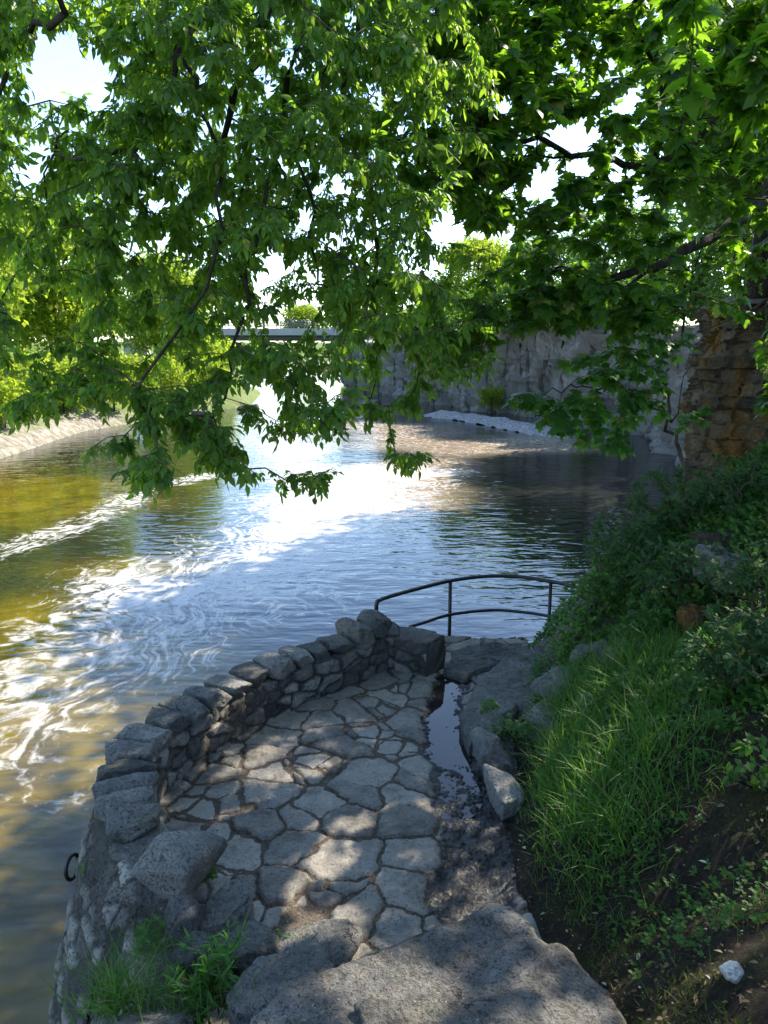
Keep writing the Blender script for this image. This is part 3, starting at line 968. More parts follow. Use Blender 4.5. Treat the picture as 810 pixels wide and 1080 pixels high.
def clf(s, z_):
    sw = s + 1.2 * fbm(p3(s * .4, z_ * .4), 3, 417)
    a, j, i_ = courses(sw, z_ + .5 * fbm(p3(s * .5, z_ * .5), 3, 419), 91, .3, 1.6, .5, 2.0, .35)
    fis = 1 - np.abs(fbm(p3(s * .55, z_ * .10), 4, 411, .6))
    D = a + fbm(p3(s * .35, z_ * .15), 4, 412) * 2.6 + fbm(p3(s * 1.6, z_ * .9), 5, 413, .65) * 1.0 - np.clip(fis - .82, 0, 1) * 5
    return D, np.clip(i_ * .6 + .2 + .3 * fbm(p3(s * .3, z_ * .3), 3, 415), 0, 1)


pth = catmull([(13.2, 22), (14.4, 30), (16.2, 40), (17.2, 49), (14.5, 58), (10, 68), (5, 81), (.5, 97), (-6, 125)], 14)
Vc, Tc = strip(pth, -2.6, 4.7, .22, .2, clf)
kk = np.arange(len(Vc)) * .22
Vc[:, :, 2] = -2.6 + (Vc[:, :, 2] + 2.6) * (1 + .16 * fbm(p3(kk * .22, kk * 0), 4, 421) + .10 * np.round(1.5 * fbm(p3(kk * .1, kk * 0), 2, 423)))[:, None]
orgc = np.array([14, 58, -2.2])
o = closed_strip_obj('limestone_cliff', Vc, Tc, M['cliff'], depth=np.array([8.0, 5.0]), org=orgc)
o.location = tuple(orgc)
tag(o, 'long pale grey limestone cliff along the far side of the river', 'cliff')

# gravel bar at the foot of the far cliff
bar = catmull([P(445, 437, ZW)[:2], P(500, 443, ZW)[:2], P(560, 454, ZW)[:2], P(606, 462, ZW)[:2]], 10)
bs = resample(bar, .4)
ws = np.linspace(-1.5, 1.5, 15)
tg = np.gradient(bs, axis=0); tg /= np.linalg.norm(tg, axis=1)[:, None]; nm = np.stack([-tg[:, 1], tg[:, 0]], -1)
if nm[0, 1] < 0: nm = -nm
V = np.stack([np.stack([bs[:, 0] + nm[:, 0] * w, bs[:, 1] + nm[:, 1] * w, np.full(len(bs), ZW + .55 * (1 - abs(w / 1.65) ** 2) - .1)], -1) for w in ws], 1)
e0 = np.minimum(np.arange(len(bs)), np.arange(len(bs))[::-1]) * .4
V[..., 2] += fbm(p3(V[..., 0].ravel() * 1.2, V[..., 1].ravel() * 1.2), 4, 501).reshape(V.shape[:2]) * .22 - .5 * (1 - sstep(0, 3, e0))[:, None]
tag(make_obj('gravel_shore', V.reshape(-1, 3), quads=grid_quads(*V.shape[:2])[:, ::-1], mat=M['gravel']), 'pale gravel bar at the foot of the far cliff', kind='structure')

# ------------------------------------------------------------------ growing branches towards leaf points
def grow(skel, anchors, seed, step=.22, tip=.0035, sag=.12, down_pen=.6, expo=.46):
    g_ = np.random.default_rng(seed)
    N = len(anchors) * 14 + 3000
    pos = np.zeros((N, 3)); par = np.full(N, -1); mr = np.zeros(N); n_ = 0
    chains = []
    for pts, r0, r1 in skel:
        pts = resample(catmull(pts, 8), step * .8)
        m_ = len(pts)
        start = -1
        if n_:
            start = int(np.argmin(((pos[:n_] - pts[0]) ** 2).sum(1)))
        idx = []
        for k_, p_ in enumerate(pts):
            pos[n_] = p_ + (g_.normal(0, .025, 3) if 0 < k_ < m_ - 1 else 0)
            par[n_] = start if k_ == 0 else n_ - 1
            mr[n_] = r0 + (r1 - r0) * k_ / (m_ - 1)
            idx.append(n_); n_ += 1
        chains.append((start, idx, True))
    ns = n_
    D0 = np.array([np.sqrt(((pos[:ns] - a_) ** 2).sum(1).min()) for a_ in anchors])
    for ai in np.argsort(D0):
        a_ = anchors[ai]
        df = a_ - pos[:n_]
        dd = np.sqrt((df ** 2).sum(1))
        cost = dd * (1 + down_pen * np.clip(df[:, 2] / (dd + 1e-6), 0, 1))
        k_ = int(np.argmin(cost))
        L = dd[k_]
        m_ = max(2, int(math.ceil(L / step)))
        p0 = pos[k_].copy()
        mid = (p0 + a_) / 2 + np.array([0, 0, sag * L]) + g_.normal(0, .10 * L, 3)
        idx = []
        prev = k_
        for q_ in range(1, m_ + 1):
            t_ = q_ / m_
            pos[n_] = (1 - t_) ** 2 * p0 + 2 * t_ * (1 - t_) * mid + t_ * t_ * a_ + (g_.normal(0, .012, 3) if q_ < m_ else 0)
            par[n_] = prev; prev = n_
            idx.append(n_); n_ += 1
        chains.append((k_, idx, False))
    cnt = np.zeros(n_)
    has = np.zeros(n_, bool)
    has[par[:n_][par[:n_] >= 0]] = True
    cnt[~has] = 1
    for i_ in range(n_ - 1, -1, -1):
        if par[i_] >= 0: cnt[par[i_]] += cnt[i_]
    rad = np.maximum(tip * np.maximum(cnt, 1) ** expo, mr[:n_])
    rad[ns:] = np.minimum(rad[ns:], .05)
    return pos[:n_], rad, chains


def branch_mesh(pos, rad, chains, pick):
    mb_ = MB()
    for st_, idx, sk in chains:
        if not pick(sk): continue
        ids = ([st_] if st_ >= 0 else []) + idx
        r = rad[ids].copy()
        if st_ >= 0: r[0] = r[1] * 1.1
        mb_.tube(pos[ids], r, 9 if sk else 5)
    return mb_


def leaf_spots(pos, chains, per, back, g_, spread):
    """positions and outward directions along the last bit of each twig"""
    Pn, Dn = [], []
    for st_, idx, sk in chains:
        if sk: continue
        pts = pos[([st_] if st_ >= 0 else []) + idx]
        seg = np.linalg.norm(np.diff(pts, axis=0), axis=1)
        L = np.r_[0, np.cumsum(seg)]
        k_ = per if np.isscalar(per) else g_.integers(per[0], per[1] + 1)
        s0 = max(0, L[-1] - back)
        ts = np.r_[g_.uniform(s0, L[-1], k_ - 1), L[-1]]
        xyz = np.stack([np.interp(ts, L, pts[:, a]) for a in range(3)], -1)
        tdir = pts[-1] - pts[-2]; tdir /= np.linalg.norm(tdir) + 1e-9
        rd = g_.normal(0, 1, (k_, 3)); rd /= np.linalg.norm(rd, axis=1)[:, None]
        Pn.append(xyz); Dn.append(rd * spread + tdir * .5)
    return np.vstack(Pn), np.vstack(Dn)


def leaflet(L, W, fold=.25, n=4, curl=.15):
    ys = np.linspace(0, 1, n + 1)
    prof_ = np.sin(np.pi * ys ** .72) ** .9
    v_, t_ = [], []
    for k_, yv in enumerate(ys):
        w = W / 2 * prof_[k_] if 0 < k_ < n else 0
        zc = -curl * L * yv ** 2
        v_ += [[-w, yv * L, zc + fold * w], [0, yv * L, zc], [w, yv * L, zc + fold * w]]
    for k_ in range(n):
        a = k_ * 3; b = a + 3
        if k_ == 0: t_ += [[a + 1, b + 1, b], [a + 1, b + 2, b + 1]]
        elif k_ == n - 1: t_ += [[a, a + 1, b + 1], [a + 1, a + 2, b + 1]]
        else: t_ += [[a, a + 1, b + 1], [a, b + 1, b], [a + 1, a + 2, b + 2], [a + 1, b + 2, b + 1]]
    return np.array(v_), np.array(t_)


def compound(L=.135, pairs=2, ll=.058, lw=.0255, seed=0, droop=.5):
    g_ = np.random.default_rng(seed)
    V_, T_, n_ = [], [], 0
    def put(base, ang, drp, k_):
        nonlocal n_
        lv, lt = leaflet(ll * k_, lw * k_)
        m_ = np.array(Matrix.Rotation(ang, 3, 'Z') @ Matrix.Rotation(-drp, 3, 'X') @ Matrix.Rotation(g_.normal(0, .3), 3, 'Y'))
        V_.append(lv @ m_.T + base); T_.append(lt + n_); n_ += len(lv)
    put(np.array([0, L * .75, 0]), g_.normal(0, .15), droop * .8, 1.15)
    for k_ in range(pairs):
        yb = L * (.35 + .4 * k_ / max(1, pairs))
        for sgn in (-1, 1):
            put(np.array([0, yb + g_.normal(0, .006), 0]), sgn * g_.uniform(.7, 1.1), droop + g_.normal(0, .2), g_.uniform(.8, 1.05))
    # rachis as a thin three sided stalk
    w = .0022
    V_.append(np.array([[-w, 0, 0], [w, 0, 0], [0, 0, -w * 1.5], [-w, L * .75, 0], [w, L * .75, 0], [0, L * .75, -w * 1.5]]))
    T_.append(np.array([[0, 1, 4], [0, 4, 3], [1, 2, 5], [1, 5, 4], [2, 0, 3], [2, 3, 5]]) + n_)
    return np.vstack(V_), np.vstack(T_)


def maple_leaf(W=.115, seed=0):
    g_ = np.random.default_rng(seed)
    out = [(0, 0), (.17, -.03), (.42, .06), (.30, .18), (.50, .34), (.38, .40), (.52, .62), (.30, .56), (.20, .66), (.16, .80), (0, 1.05)]
    pts = out + [(-a, b) for a, b in out[-2:0:-1]]
    pts = np.array(pts) * W + g_.normal(0, .015 * W, (len(pts), 2))
    c_ = np.array([0, .38 * W])
    v_ = [[c_[0], c_[1], 0]]
    for a, b in pts:
        r = np.hypot(a, b - c_[1])
        v_.append([a, b, -.35 * r * r / W - .25 * abs(a) * .3 + g_.normal(0, .012 * W)])
    n_ = len(pts)
    t_ = [[0, 1 + i_, 1 + (i_ + 1) % n_] for i_ in range(n_)]
    v_ = np.array(v_); v_[:, 1] += .3 * W                    # petiole length
    k_ = len(v_)
    w = .0015
    v_ = np.vstack([v_, [[-w, 0, 0], [w, 0, 0], [0, .3 * W, 0]]])
    return v_, np.array(t_ + [[k_, k_ + 1, k_ + 2]])


def leaves_obj(name, temps, Pn, Dn, Up, sc, mat, parent, seed):
    V_, T_, A_, n_ = [], [], [], 0
    sel = np.random.default_rng(seed).integers(0, len(temps), len(Pn))
    F = frames(Dn, Up)
    for k_, (tv, tt) in enumerate(temps):
        m_ = sel == k_
        if not m_.any(): continue
        v_, t_, r_ = scatter(tv, tt, Pn[m_], F[m_], sc[m_], seed + k_)
        V_.append(v_); T_.append(t_ + n_); A_.append(r_); n_ += len(v_)
    return make_obj(name, local(np.vstack(V_), parent) if parent else np.vstack(V_), tris=np.vstack(T_), mat=mat, parent=parent, attrs={'rnd': np.concatenate(A_)})


def sample_px(n_, u0, u1, v0, v1, d0, d1, g_, holes=(), keepf=None):
    out = []
    while len(out) < n_:
        u, v_ = g_.uniform(u0, u1), g_.uniform(v0, v1)
        if any(((u - hu) / ru) ** 2 + ((v_ - hv_) / rv) ** 2 < 1 for hu, hv_, ru, rv in holes): continue
        if keepf and not keepf(u, v_, g_): continue
        out.append(Pd(u, v_, g_.uniform(d0, d1)))
    return np.array(out)


def ell(n_, c_, r_, g_, inner=.35):
    d_ = g_.normal(0, 1, (n_, 3)); d_ /= np.linalg.norm(d_, axis=1)[:, None]
    return np.array(c_) + d_ * (g_.uniform(inner ** 3, 1, n_) ** (1 / 3))[:, None] * np.array(r_)


# openings in the crowns through which the sun reaches the paving
AZ, EL = R(52), R(43)
SUN = np.array([math.sin(AZ) * math.cos(EL), math.cos(AZ) * math.cos(EL), math.sin(EL)])
OPEN = [(347, 742, .20), (300, 754, .14), (330, 803, .17), (348, 832, .18), (278, 862, .20), (345, 870, .17), (325, 915, .17), (222, 880, .16), (326, 985, .18), (402, 1056, .17), (250, 805, .12), (300, 815, .14)]


def sun_gaps(Pn, Dn):
    keep_ = np.ones(len(Pn), bool)
    for u, v_, r_ in OPEN:
        o_ = P(u, v_, .55 if v_ > 1020 else 0)
        w_ = Pn - o_
        al = w_ @ SUN
        dist = np.linalg.norm(w_ - al[:, None] * SUN, axis=1)
        keep_ &= (dist > r_ * .85 + .075) | (al < 0)
    return Pn[keep_], Dn[keep_]


# ---- tree leaning over the terrace with hanging sprays of pointed leaflets
g = np.random.default_rng(42)
tb = np.array([3.6, .6, 0.]); tb[2] = hill_h([tb[0]], [tb[1]])[0] - .1
T1 = thing('ash_leaved_tree', 'drooping tree hanging sprays of pointed green leaflets over the river and terrace', 'tree', tb)
skel = [
    ([tb, (3.5, .8, 3.4), (3.1, 1.4, 5.2), (2.3, 2.6, 6.6)], .19, .12),
    ([(2.3, 2.6, 6.6), (1.3, 4.0, 7.2), (.2, 5.2, 7.0), (-.55, 5.8, 6.5), Pd(290, 0, 6), Pd(277, 30, 6.0), Pd(250, 92, 6.0), Pd(235, 150, 6.1)], .10, .022),
    ([(.2, 5.2, 7.0), (-1.2, 5.2, 6.9), (-2.5, 5.4, 6.4), (-3.6, 5.8, 5.5)], .06, .02),
    ([(.2, 5.2, 7.0), Pd(325, -30, 5.7), Pd(318, 20, 5.6), Pd(302, 120, 5.5), Pd(325, 200, 5.3), Pd(335, 300, 5.2)], .035, .008),
    ([(.2, 5.2, 7.0), Pd(385, -40, 6.0), Pd(376, 20, 6.1), Pd(365, 125, 6.1), Pd(390, 200, 6.0), Pd(400, 330, 5.8)], .032, .007),
    ([(-1.2, 5.2, 6.9), Pd(215, -20, 5.2), Pd(190, 60, 5.0), Pd(140, 170, 4.8), Pd(90, 260, 4.7)], .03, .007),
    ([(-2.5, 5.4, 6.4), Pd(60, -10, 4.2), Pd(20, 60, 5.2), Pd(-20, 180, 5.0)], .03, .008),
    ([(2.3, 2.6, 6.6), (1.0, 2.4, 7.6), (-.6, 2.6, 8.0), (-2.2, 3.4, 7.8)], .08, .03),
    ([(1.3, 4.0, 7.2), (1.2, 5.6, 7.2), Pd(470, -30, 6.6), Pd(455, 60, 6.8), Pd(440, 150, 7.0)], .04, .01),
    ([Pd(190, 60, 5.0), Pd(230, 180, 4.7), Pd(215, 300, 4.5), Pd(150, 400, 4.4)], .014, .005),
    ([Pd(302, 120, 5.5), Pd(270, 250, 5.0), Pd(250, 370, 4.8), Pd(225, 440, 4.7)], .014, .005),
]


def kp(u, v_, g_):
    if v_ < 330: dens = 1.0
    else: dens = max(0, .95 - (v_ - 330) / 78)
    if u > 400: dens *= max(0.25, 1 - (u - 400) / 160)
    if u < 110: dens *= .8
    if u < 90 and v_ > 170: dens *= .7
    return g_.random() < dens


holes = ((56, 66, 52, 44), (20, 185, 22, 12), (285, 285, 18, 14), (205, 60, 16, 10), (472, 240, 20, 34), (308, 334, 42, 15), (235, 215, 14, 12), (45, 330, 42, 38), (340, 345, 26, 12), (300, 150, 14, 12))
A = [sample_px(1500, -90, 520, -60, 400, 4.3, 7.6, g, holes, kp)]
for (u, v_, ru, rv, cnt, dpt) in ((25, 425, 40, 22, 9, 4.6), (70, 405, 40, 18, 9, 4.6), (140, 440, 42, 32, 14, 4.5), (150, 490, 38, 20, 13, 4.3), (200, 430, 36, 34, 15, 4.5),
                                  (240, 475, 32, 20, 10, 4.4), (255, 490, 16, 10, 4, 4.4), (215, 470, 30, 20, 7, 4.4), (320, 430, 22, 45, 13, 5.0), (318, 505, 22, 14, 8, 4.8), (292, 445, 12, 12, 4, 5.0),
                                  (350, 430, 26, 30, 9, 4.2), (405, 420, 26, 34, 10, 5.6), (428, 474, 17, 8, 6, 5.2), (290, 390, 40, 28, 12, 5.0), (440, 410, 24, 26, 7, 6.0), (20, 390, 30, 20, 4, 4.7),
                                  (470, 372, 40, 22, 22, 6.4), (510, 345, 34, 20, 16, 6.6), (480, 350, 40, 36, 16, 6.4), (450, 330, 30, 30, 10, 6.2), (345, 375, 40, 26, 10, 4.2), (100, 380, 40, 22, 8, 4.6), (230, 380, 40, 22, 8, 4.6)):
    for k in range(int(cnt * .75)):
        A.append(Pd(u + g.normal(0, ru * .5), v_ + g.normal(0, rv * .5), dpt + g.normal(0, .2))[None])
A.append(ell(650, (.3, 3.4, 7.9), (4.4, 3.6, 1.5), g))
A = np.vstack(A)
pos, rad, ch = grow(skel, A, 1, step=.2, tip=.0026)
branch_mesh(pos, rad, ch, lambda s: s).build('trunk', M['bark'], T1, origin=tb)
branch_mesh(pos, rad, ch, lambda s: not s).build('twigs', M['twig'], T1, origin=tb)
Pn, Dn = leaf_spots(pos, ch, (11, 15), .5, g, .7)
Pn, Dn = sun_gaps(Pn, Dn)
Dn = Dn + np.array([0, 0, -.55])
Up = np.tile([0, 0, 1.], (len(Pn), 1)) + g.normal(0, .35, (len(Pn), 3))
leaves_obj('crown', [compound(seed=k_, pairs=p_) for k_, p_ in enumerate((2, 2, 1, 3))], Pn, Dn, Up, g.uniform(.55, 1.2, len(Pn)), M['boxelder'], T1, 3)

# ---- big maple on the rock above the slope
g = np.random.default_rng(43)
mbp = np.array([4.75, 9.7, 3.9])
T2 = thing('maple_tree', 'big dark maple spreading from the top of the ochre rock over the path', 'tree', mbp)
skel = [
    ([mbp, (4.62, 9.4, 5.0), (4.5, 9.2, 6.4), (4.3, 9.0, 8.2), (4.0, 8.9, 10)], .27, .08),
    ([(4.62, 9.4, 5.0), Pd(810, 212, 8.7), Pd(745, 250, 8.0), Pd(690, 280, 7.5), Pd(620, 300, 7.0), Pd(555, 310, 6.6)], .085, .02),
    ([(4.5, 9.2, 6.4), Pd(760, 120, 8.5), Pd(690, 176, 8.0), Pd(640, 168, 7.6), Pd(608, 163, 7.3), Pd(575, 149, 7.0), Pd(500, 151, 6.7), Pd(405, 150, 6.5)], .06, .008),
    ([(4.3, 9.0, 7.6), (3.0, 8.0, 8.8), (1.6, 7.2, 9.2), (0, 6.6, 9.2)], .09, .02),
    ([(4.4, 9.1, 6.8), (4.6, 7.6, 7.6), (4.4, 6.0, 8.0), (3.6, 4.4, 7.6)], .09, .02),
    ([(4.3, 9.0, 8.2), (5.6, 9.2, 9.4), (7.0, 9.6, 9.8)], .07, .02),
    ([(4.3, 9.0, 8.2), (3.6, 10.6, 9.4), (2.8, 12.2, 9.6)], .07, .02),
    ([(4.55, 9.3, 5.6), (4.5, 8.2, 6.2), (4.0, 6.4, 6.2), Pd(800, 20, 5.0), Pd(770, 50, 4.6)], .05, .01),
    ([Pd(690, 176, 8.0), Pd(700, 90, 7.8), Pd(660, 20, 7.4)], .03, .01),
    ([Pd(690, 280, 7.5), Pd(640, 320, 7.2), Pd(600, 335, 7.0)], .02, .006),
]
holes = ((590, 150, 36, 22), (542, 200, 22, 18), (492, 268, 30, 36), (470, 235, 15, 18), (520, 260, 18, 18), (618, 135, 20, 12), (632, 82, 16, 12), (605, 56, 12, 14), (665, 95, 14, 10),
         (575, 180, 30, 16), (700, 155, 10, 8), (455, 240, 14, 16), (660, 200, 10, 8), (530, 130, 14, 10), (740, 95, 10, 10))


def kp2(u, v_, g_):
    lim = np.interp(u, [395, 440, 520, 600, 680, 720, 760, 900], [215, 235, 335, 356, 358, 338, 275, 255])
    dens = 1 if v_ < lim - 20 else max(0, (lim - v_) / 20)
    if u < 470: dens *= max(.15, (u - 380) / 90)
    return g_.random() < dens


A = [sample_px(900, 400, 900, -70, 350, 5.8, 9.6, g, holes, kp2)]
A.append(sample_px(34, 700, 860, -40, 130, 3.9, 4.8, g))
A.append(sample_px(60, 500, 680, 290, 345, 6.2, 7.2, g))
A.append(sample_px(26, 770, 850, 215, 290, 7.0, 8.0, g))
A.append(sample_px(75, 485, 572, 50, 235, 6.3, 8.0, g, ((545, 200, 18, 14), (500, 262, 20, 20))))
A.append(sample_px(16, 715, 790, 285, 330, 7.0, 7.8, g))
A.append(sample_px(26, 640, 715, 325, 365, 6.8, 7.6, g))
A.append(sample_px(14, 795, 840, 330, 430, 6.6, 7.4, g))
A.append(sample_px(170, 400, 640, -60, 60, 6.5, 8.5, g))
A.append(ell(1000, (5.4, 8.8, 8.8), (5.2, 4.6, 2.8), g))
A.append(ell(420, (8.4, 8.0, 8.4), (3.6, 4.2, 2.6), g))
A = np.vstack(A)
A = A[~((A[:, 0] > 3.4) & (A[:, 1] > 8.3) & (A[:, 2] < 4.5))]
pos, rad, ch = grow(skel, A, 2, step=.26, tip=.003)
branch_mesh(pos, rad, ch, lambda s: s).build('trunk', M['bark'], T2, origin=mbp)
branch_mesh(pos, rad, ch, lambda s: not s).build('twigs', M['bark'], T2, origin=mbp)
Pn, Dn = leaf_spots(pos, ch, (10, 15), .55, g, .8)
Pn, Dn = sun_gaps(Pn, Dn)
Dn = Dn * np.array([1, 1, .5]) + np.array([0, 0, -.35])
Up = np.tile([0, 0, 1.], (len(Pn), 1)) + g.normal(0, .33, (len(Pn), 3))
leaves_obj('crown', [maple_leaf(seed=k_) for k_ in range(4)], Pn, Dn, Up, g.uniform(.65, 1.2, len(Pn)), M['maple'], T2, 13)

# ---- maple sapling on the bank
g = np.random.default_rng(44)
sb = Pd(724, 530, 8.0); sb[2] = hill_h([sb[0]], [sb[1]])[0] - .05
T3 = thing('maple_sapling', 'slender young maple with bright green leaves on the bank before the ochre rock', 'sapling', sb)
skel = [([sb, Pd(719, 490, 8.0), Pd(708, 445, 7.9), Pd(704, 405, 7.8), Pd(690, 358, 7.7), Pd(668, 330, 7.6)], .03, .008),
        ([Pd(708, 445, 7.9), Pd(680, 418, 7.6), Pd(640, 405, 7.3), Pd(590, 412, 7.0), Pd(545, 418, 6.8)], .013, .005),
        ([Pd(704, 405, 7.8), Pd(685, 385, 7.6), Pd(668, 372, 7.4), Pd(640, 365, 7.3)], .012, .004),
        ([Pd(708, 445, 7.9), Pd(722, 400, 7.9), Pd(728, 370, 8.0)], .01, .004)]
A = []
for (u, v_, ru, rv, cnt, dpt) in ((560, 418, 22, 10, 9, 6.8), (600, 428, 22, 16, 11, 7.0), (640, 440, 22, 20, 13, 7.2), (640, 395, 20, 18, 9, 7.3), (660, 365, 26, 16, 10, 7.4), (690, 350, 24, 16, 8, 7.6), (650, 470, 14, 8, 5, 7.2), (730, 440, 12, 10, 4, 7.8),
                                  (690, 405, 22, 18, 8, 7.5), (620, 385, 24, 12, 7, 7.2), (590, 450, 12, 10, 4, 7.0), (665, 420, 20, 20, 8, 7.3), (715, 360, 16, 20, 6, 7.7)):
    for k in range(int(cnt * 1.6)): A.append(Pd(u + g.normal(0, ru * .6), v_ + g.normal(0, rv * .6), dpt + g.normal(0, .15)))
A = np.array(A)
pos, rad, ch = grow(skel, A, 3, step=.12, tip=.002)
branch_mesh(pos, rad, ch, lambda s: True).build('stem', M['twig'], T3, origin=sb)
Pn, Dn = leaf_spots(pos, ch, (6, 9), .3, g, .7)
Dn = Dn * np.array([1, 1, .4]) + np.array([-.1, -.25, -.35])
Up = np.tile([0, -.15, 1.], (len(Pn), 1)) + g.normal(0, .25, (len(Pn), 3))
leaves_obj('leaves', [maple_leaf(seed=k_ + 20) for k_ in range(4)], Pn, Dn, Up, g.uniform(.6, 1.05, len(Pn)), M['sapling'], T3, 23)

# ---- blue green shrubs on the bank
def shrub(px, y_, label, r_, cnt, seed, mat='shrub', name='shrub', lift=.35, per=(7, 11), tmpl=None, sc=(.7, 1.1), group=None):
    g_ = np.random.default_rng(seed)
    b = hill_at(px[0], px[1], -.03)
    T = thing(name, label, 'shrub', b, group)
    c_ = b + np.array([0, -.05, lift])
    A_ = ell(cnt, c_, r_, g_, .3)
    hz = hill_h(A_[:, 0], A_[:, 1])
    A_[:, 2] = np.maximum(A_[:, 2], hz + .06)
    sk = [([b, b + np.array([g_.normal(0, .1), g_.normal(0, .1), lift * .5]), c_ + g_.normal(0, .08, 3)], .014, .006)]
    for k_ in range(4):
        e_ = c_ + g_.normal(0, .45, 3) * np.array(r_)
        sk.append(([b, (b + e_) / 2 + np.array([0, 0, .1]), e_], .011, .005))
    pos, rad, ch = grow(sk, A_, seed, step=.1, tip=.0016)
    branch_mesh(pos, rad, ch, lambda s: True).build('stems', M['twig'], T, origin=b)
    Pn, Dn = leaf_spots(pos, ch, per, .25, g_, .8)
    Dn = Dn + np.array([0, -.1, -.05])
    Up = np.tile([0, -.2, 1.], (len(Pn), 1)) + g_.normal(0, .35, (len(Pn), 3))
    leaves_obj('foliage', tmpl or PIN, Pn, Dn, Up, g_.uniform(*sc, len(Pn)), M[mat], T, seed)
    return T


PIN = [compound(L=.10, pairs=3, ll=.030, lw=.018, seed=40 + k_, droop=.15) for k_ in range(3)]
shrub((775, 545), 0, 'blue green shrub right under the ochre rock face', (.70, .5, .40), 90, 51)
shrub((700, 560), 0, 'blue green shrub at the foot of the maple sapling', (.5, .45, .36), 75, 52)
shrub((715, 640), 0, 'loose blue green shrub spreading over the ochre stained rock', (.5, .45, .34), 80, 53)
shrub((800, 660), 0, 'blue green shrub below the pale broken outcrop', (.45, .4, .40), 75, 54)
shrub((660, 600), 0, 'dark shrub on the brow of the bank against the river', (.42, .4, .30), 60, 55)
shrub((628, 640), 0, 'thin feathery twiggy shrub leaning out over the water', (.42, .3, .34), 26, 56, per=(4, 6), lift=.5)
shrub((770, 730), 0, 'low blue green shrub in the long grass', (.40, .35, .26), 55, 57)
OV = [leaflet(.05, .03, .2, 3, .1)]
shrub((606, 688), 0, 'bright leafy bush tumbling down the bank behind the railing', (.30, .34, .30), 110, 58, 'herb', 'bush', .18, (8, 12), OV)
shrub((620, 655), 0, 'rounded green bush crowning the bare bank', (.34, .36, .32), 110, 59, 'herb', 'bush', .2, (8, 12), OV)
shrub((650, 625), 0, 'leafy bush between the rounded bush and the blue green shrubs', (.36, .36, .30), 100, 62, 'herb', 'bush', .2, (8, 12), OV)
shrub((690, 525), 0, 'pale green bush on the bank below the sapling leaves', (.45, .4, .32), 90, 60, 'herb', 'bush', .25, (8, 12), OV)
shrub((745, 500), 0, 'low green bush hiding the base of the ochre rock', (.5, .35, .25), 90, 63, 'herb', 'bush', .15, (8, 12), OV)
shrub((800, 830), 0, 'broad leaved bush by the dark soil of the slope', (.22, .22, .2), 24, 61, 'herb', 'bush', .18, (5, 8), OV, (1.0, 1.6))

def shrub_on(p_, label, r_, cnt, seed, **kw):
    global hill_at
    old = hill_at
    hill_at = lambda u, v, lift=0.0: np.array(p_, float)
    T = shrub((0, 0), 0, label, r_, cnt, seed, **kw)
    hill_at = old
    return T


shrub_on((4.15, 9.0, 3.98), 'dark leafy shrub overhanging the left corner of the ochre rock top', (.6, .5, .35), 90, 64, mat='maple', name='bush', lift=.12, tmpl=OV)
shrub_on((5.1, 8.8, 3.98), 'dark leafy shrub overhanging the ochre rock below the maple trunk', (.7, .5, .35), 90, 65, mat='maple', name='bush', lift=.12, tmpl=OV)
g_ = np.random.default_rng(66)
for k, (x_, y_, lab) in enumerate(((4.3, 8.75, 'bare grey root dangling over the ochre rock edge'), (4.75, 8.6, 'forked bare root hanging from the ochre rock top'), (5.1, 8.55, 'long bare root crossing the ochre rock below the trunk'))):
    mb = MB()
    for q_ in range(3):
        p0 = np.array([x_, y_ + .1, 3.95]); p1 = p0 + np.array([g_.normal(-.15, .15), -.22, -.05 - .1 * q_]); p2 = p1 + np.array([g_.normal(-.25, .3), -.03, g_.uniform(-.3, -.05)])
        mb.tube(catmull([p0, p1, p2], 6), np.linspace(.014, .004, 13), 6)
    o = mb.build('tree_root', M['twig'], origin=(x_, y_, 3.9)); o.location = (x_, y_, 3.9)
    tag(o, lab, 'root')

# ---- grass and ground cover on the slope
def blade(L, W, bend, n=4):
    v_, t_ = [], []
    for k_ in range(n + 1):
        f_ = k_ / n; w = W / 2 * (1 - f_ ** 1.6)
        yv = bend * L * f_ ** 2; zv = L * (f_ - .35 * bend * f_ ** 2)
        v_ += [[-w, yv, zv], [w, yv, zv]] if k_ < n else [[0, yv, zv]]
    for k_ in range(n - 1):
        a = 2 * k_; t_ += [[a, a + 1, a + 3], [a, a + 3, a + 2]]
    t_.append([2 * n - 2, 2 * n - 1, 2 * n])
    return np.array(v_), np.array(t_)


BL = [blade(1, .028, b_) for b_ in (.25, .5, .8, 1.1)]


MOSS = [blade(1, .16, b_, 2) for b_ in (.3, .8)]


def blades(pts, L, seed, name, mat, parent=None, lean=.35, temps=None):
    g_ = np.random.default_rng(seed)
    n_ = len(pts)
    a = g_.uniform(0, 2 * math.pi, n_)
    z_ = np.stack([g_.normal(0, lean, n_), g_.normal(0, lean, n_), np.ones(n_)], -1); z_ /= np.linalg.norm(z_, axis=1)[:, None]
    d_ = np.stack([np.cos(a), np.sin(a), 0 * a], -1)
    d_ -= (d_ * z_).sum(1)[:, None] * z_; d_ /= np.linalg.norm(d_, axis=1)[:, None]
    F = np.stack([np.cross(d_, z_), d_, z_], -1)
    V_, T_, A_, m0 = [], [], [], 0
    temps = temps or BL
    sel = g_.integers(0, len(temps), n_)
    for k_, (tv, tt) in enumerate(temps):
        m_ = sel == k_
        if not m_.any(): continue
        v_, t_, r_ = scatter(tv, tt, pts[m_], F[m_], L[m_], seed + k_)
        V_.append(v_); T_.append(t_ + m0); A_.append(r_); m0 += len(v_)
    v_ = np.vstack(V_)
    if parent is not None: v_ = local(v_, parent)
    return make_obj(name, v_, tris=np.vstack(T_), mat=mat, parent=parent, attrs={'rnd': np.concatenate(A_)})


g = np.random.default_rng(45)
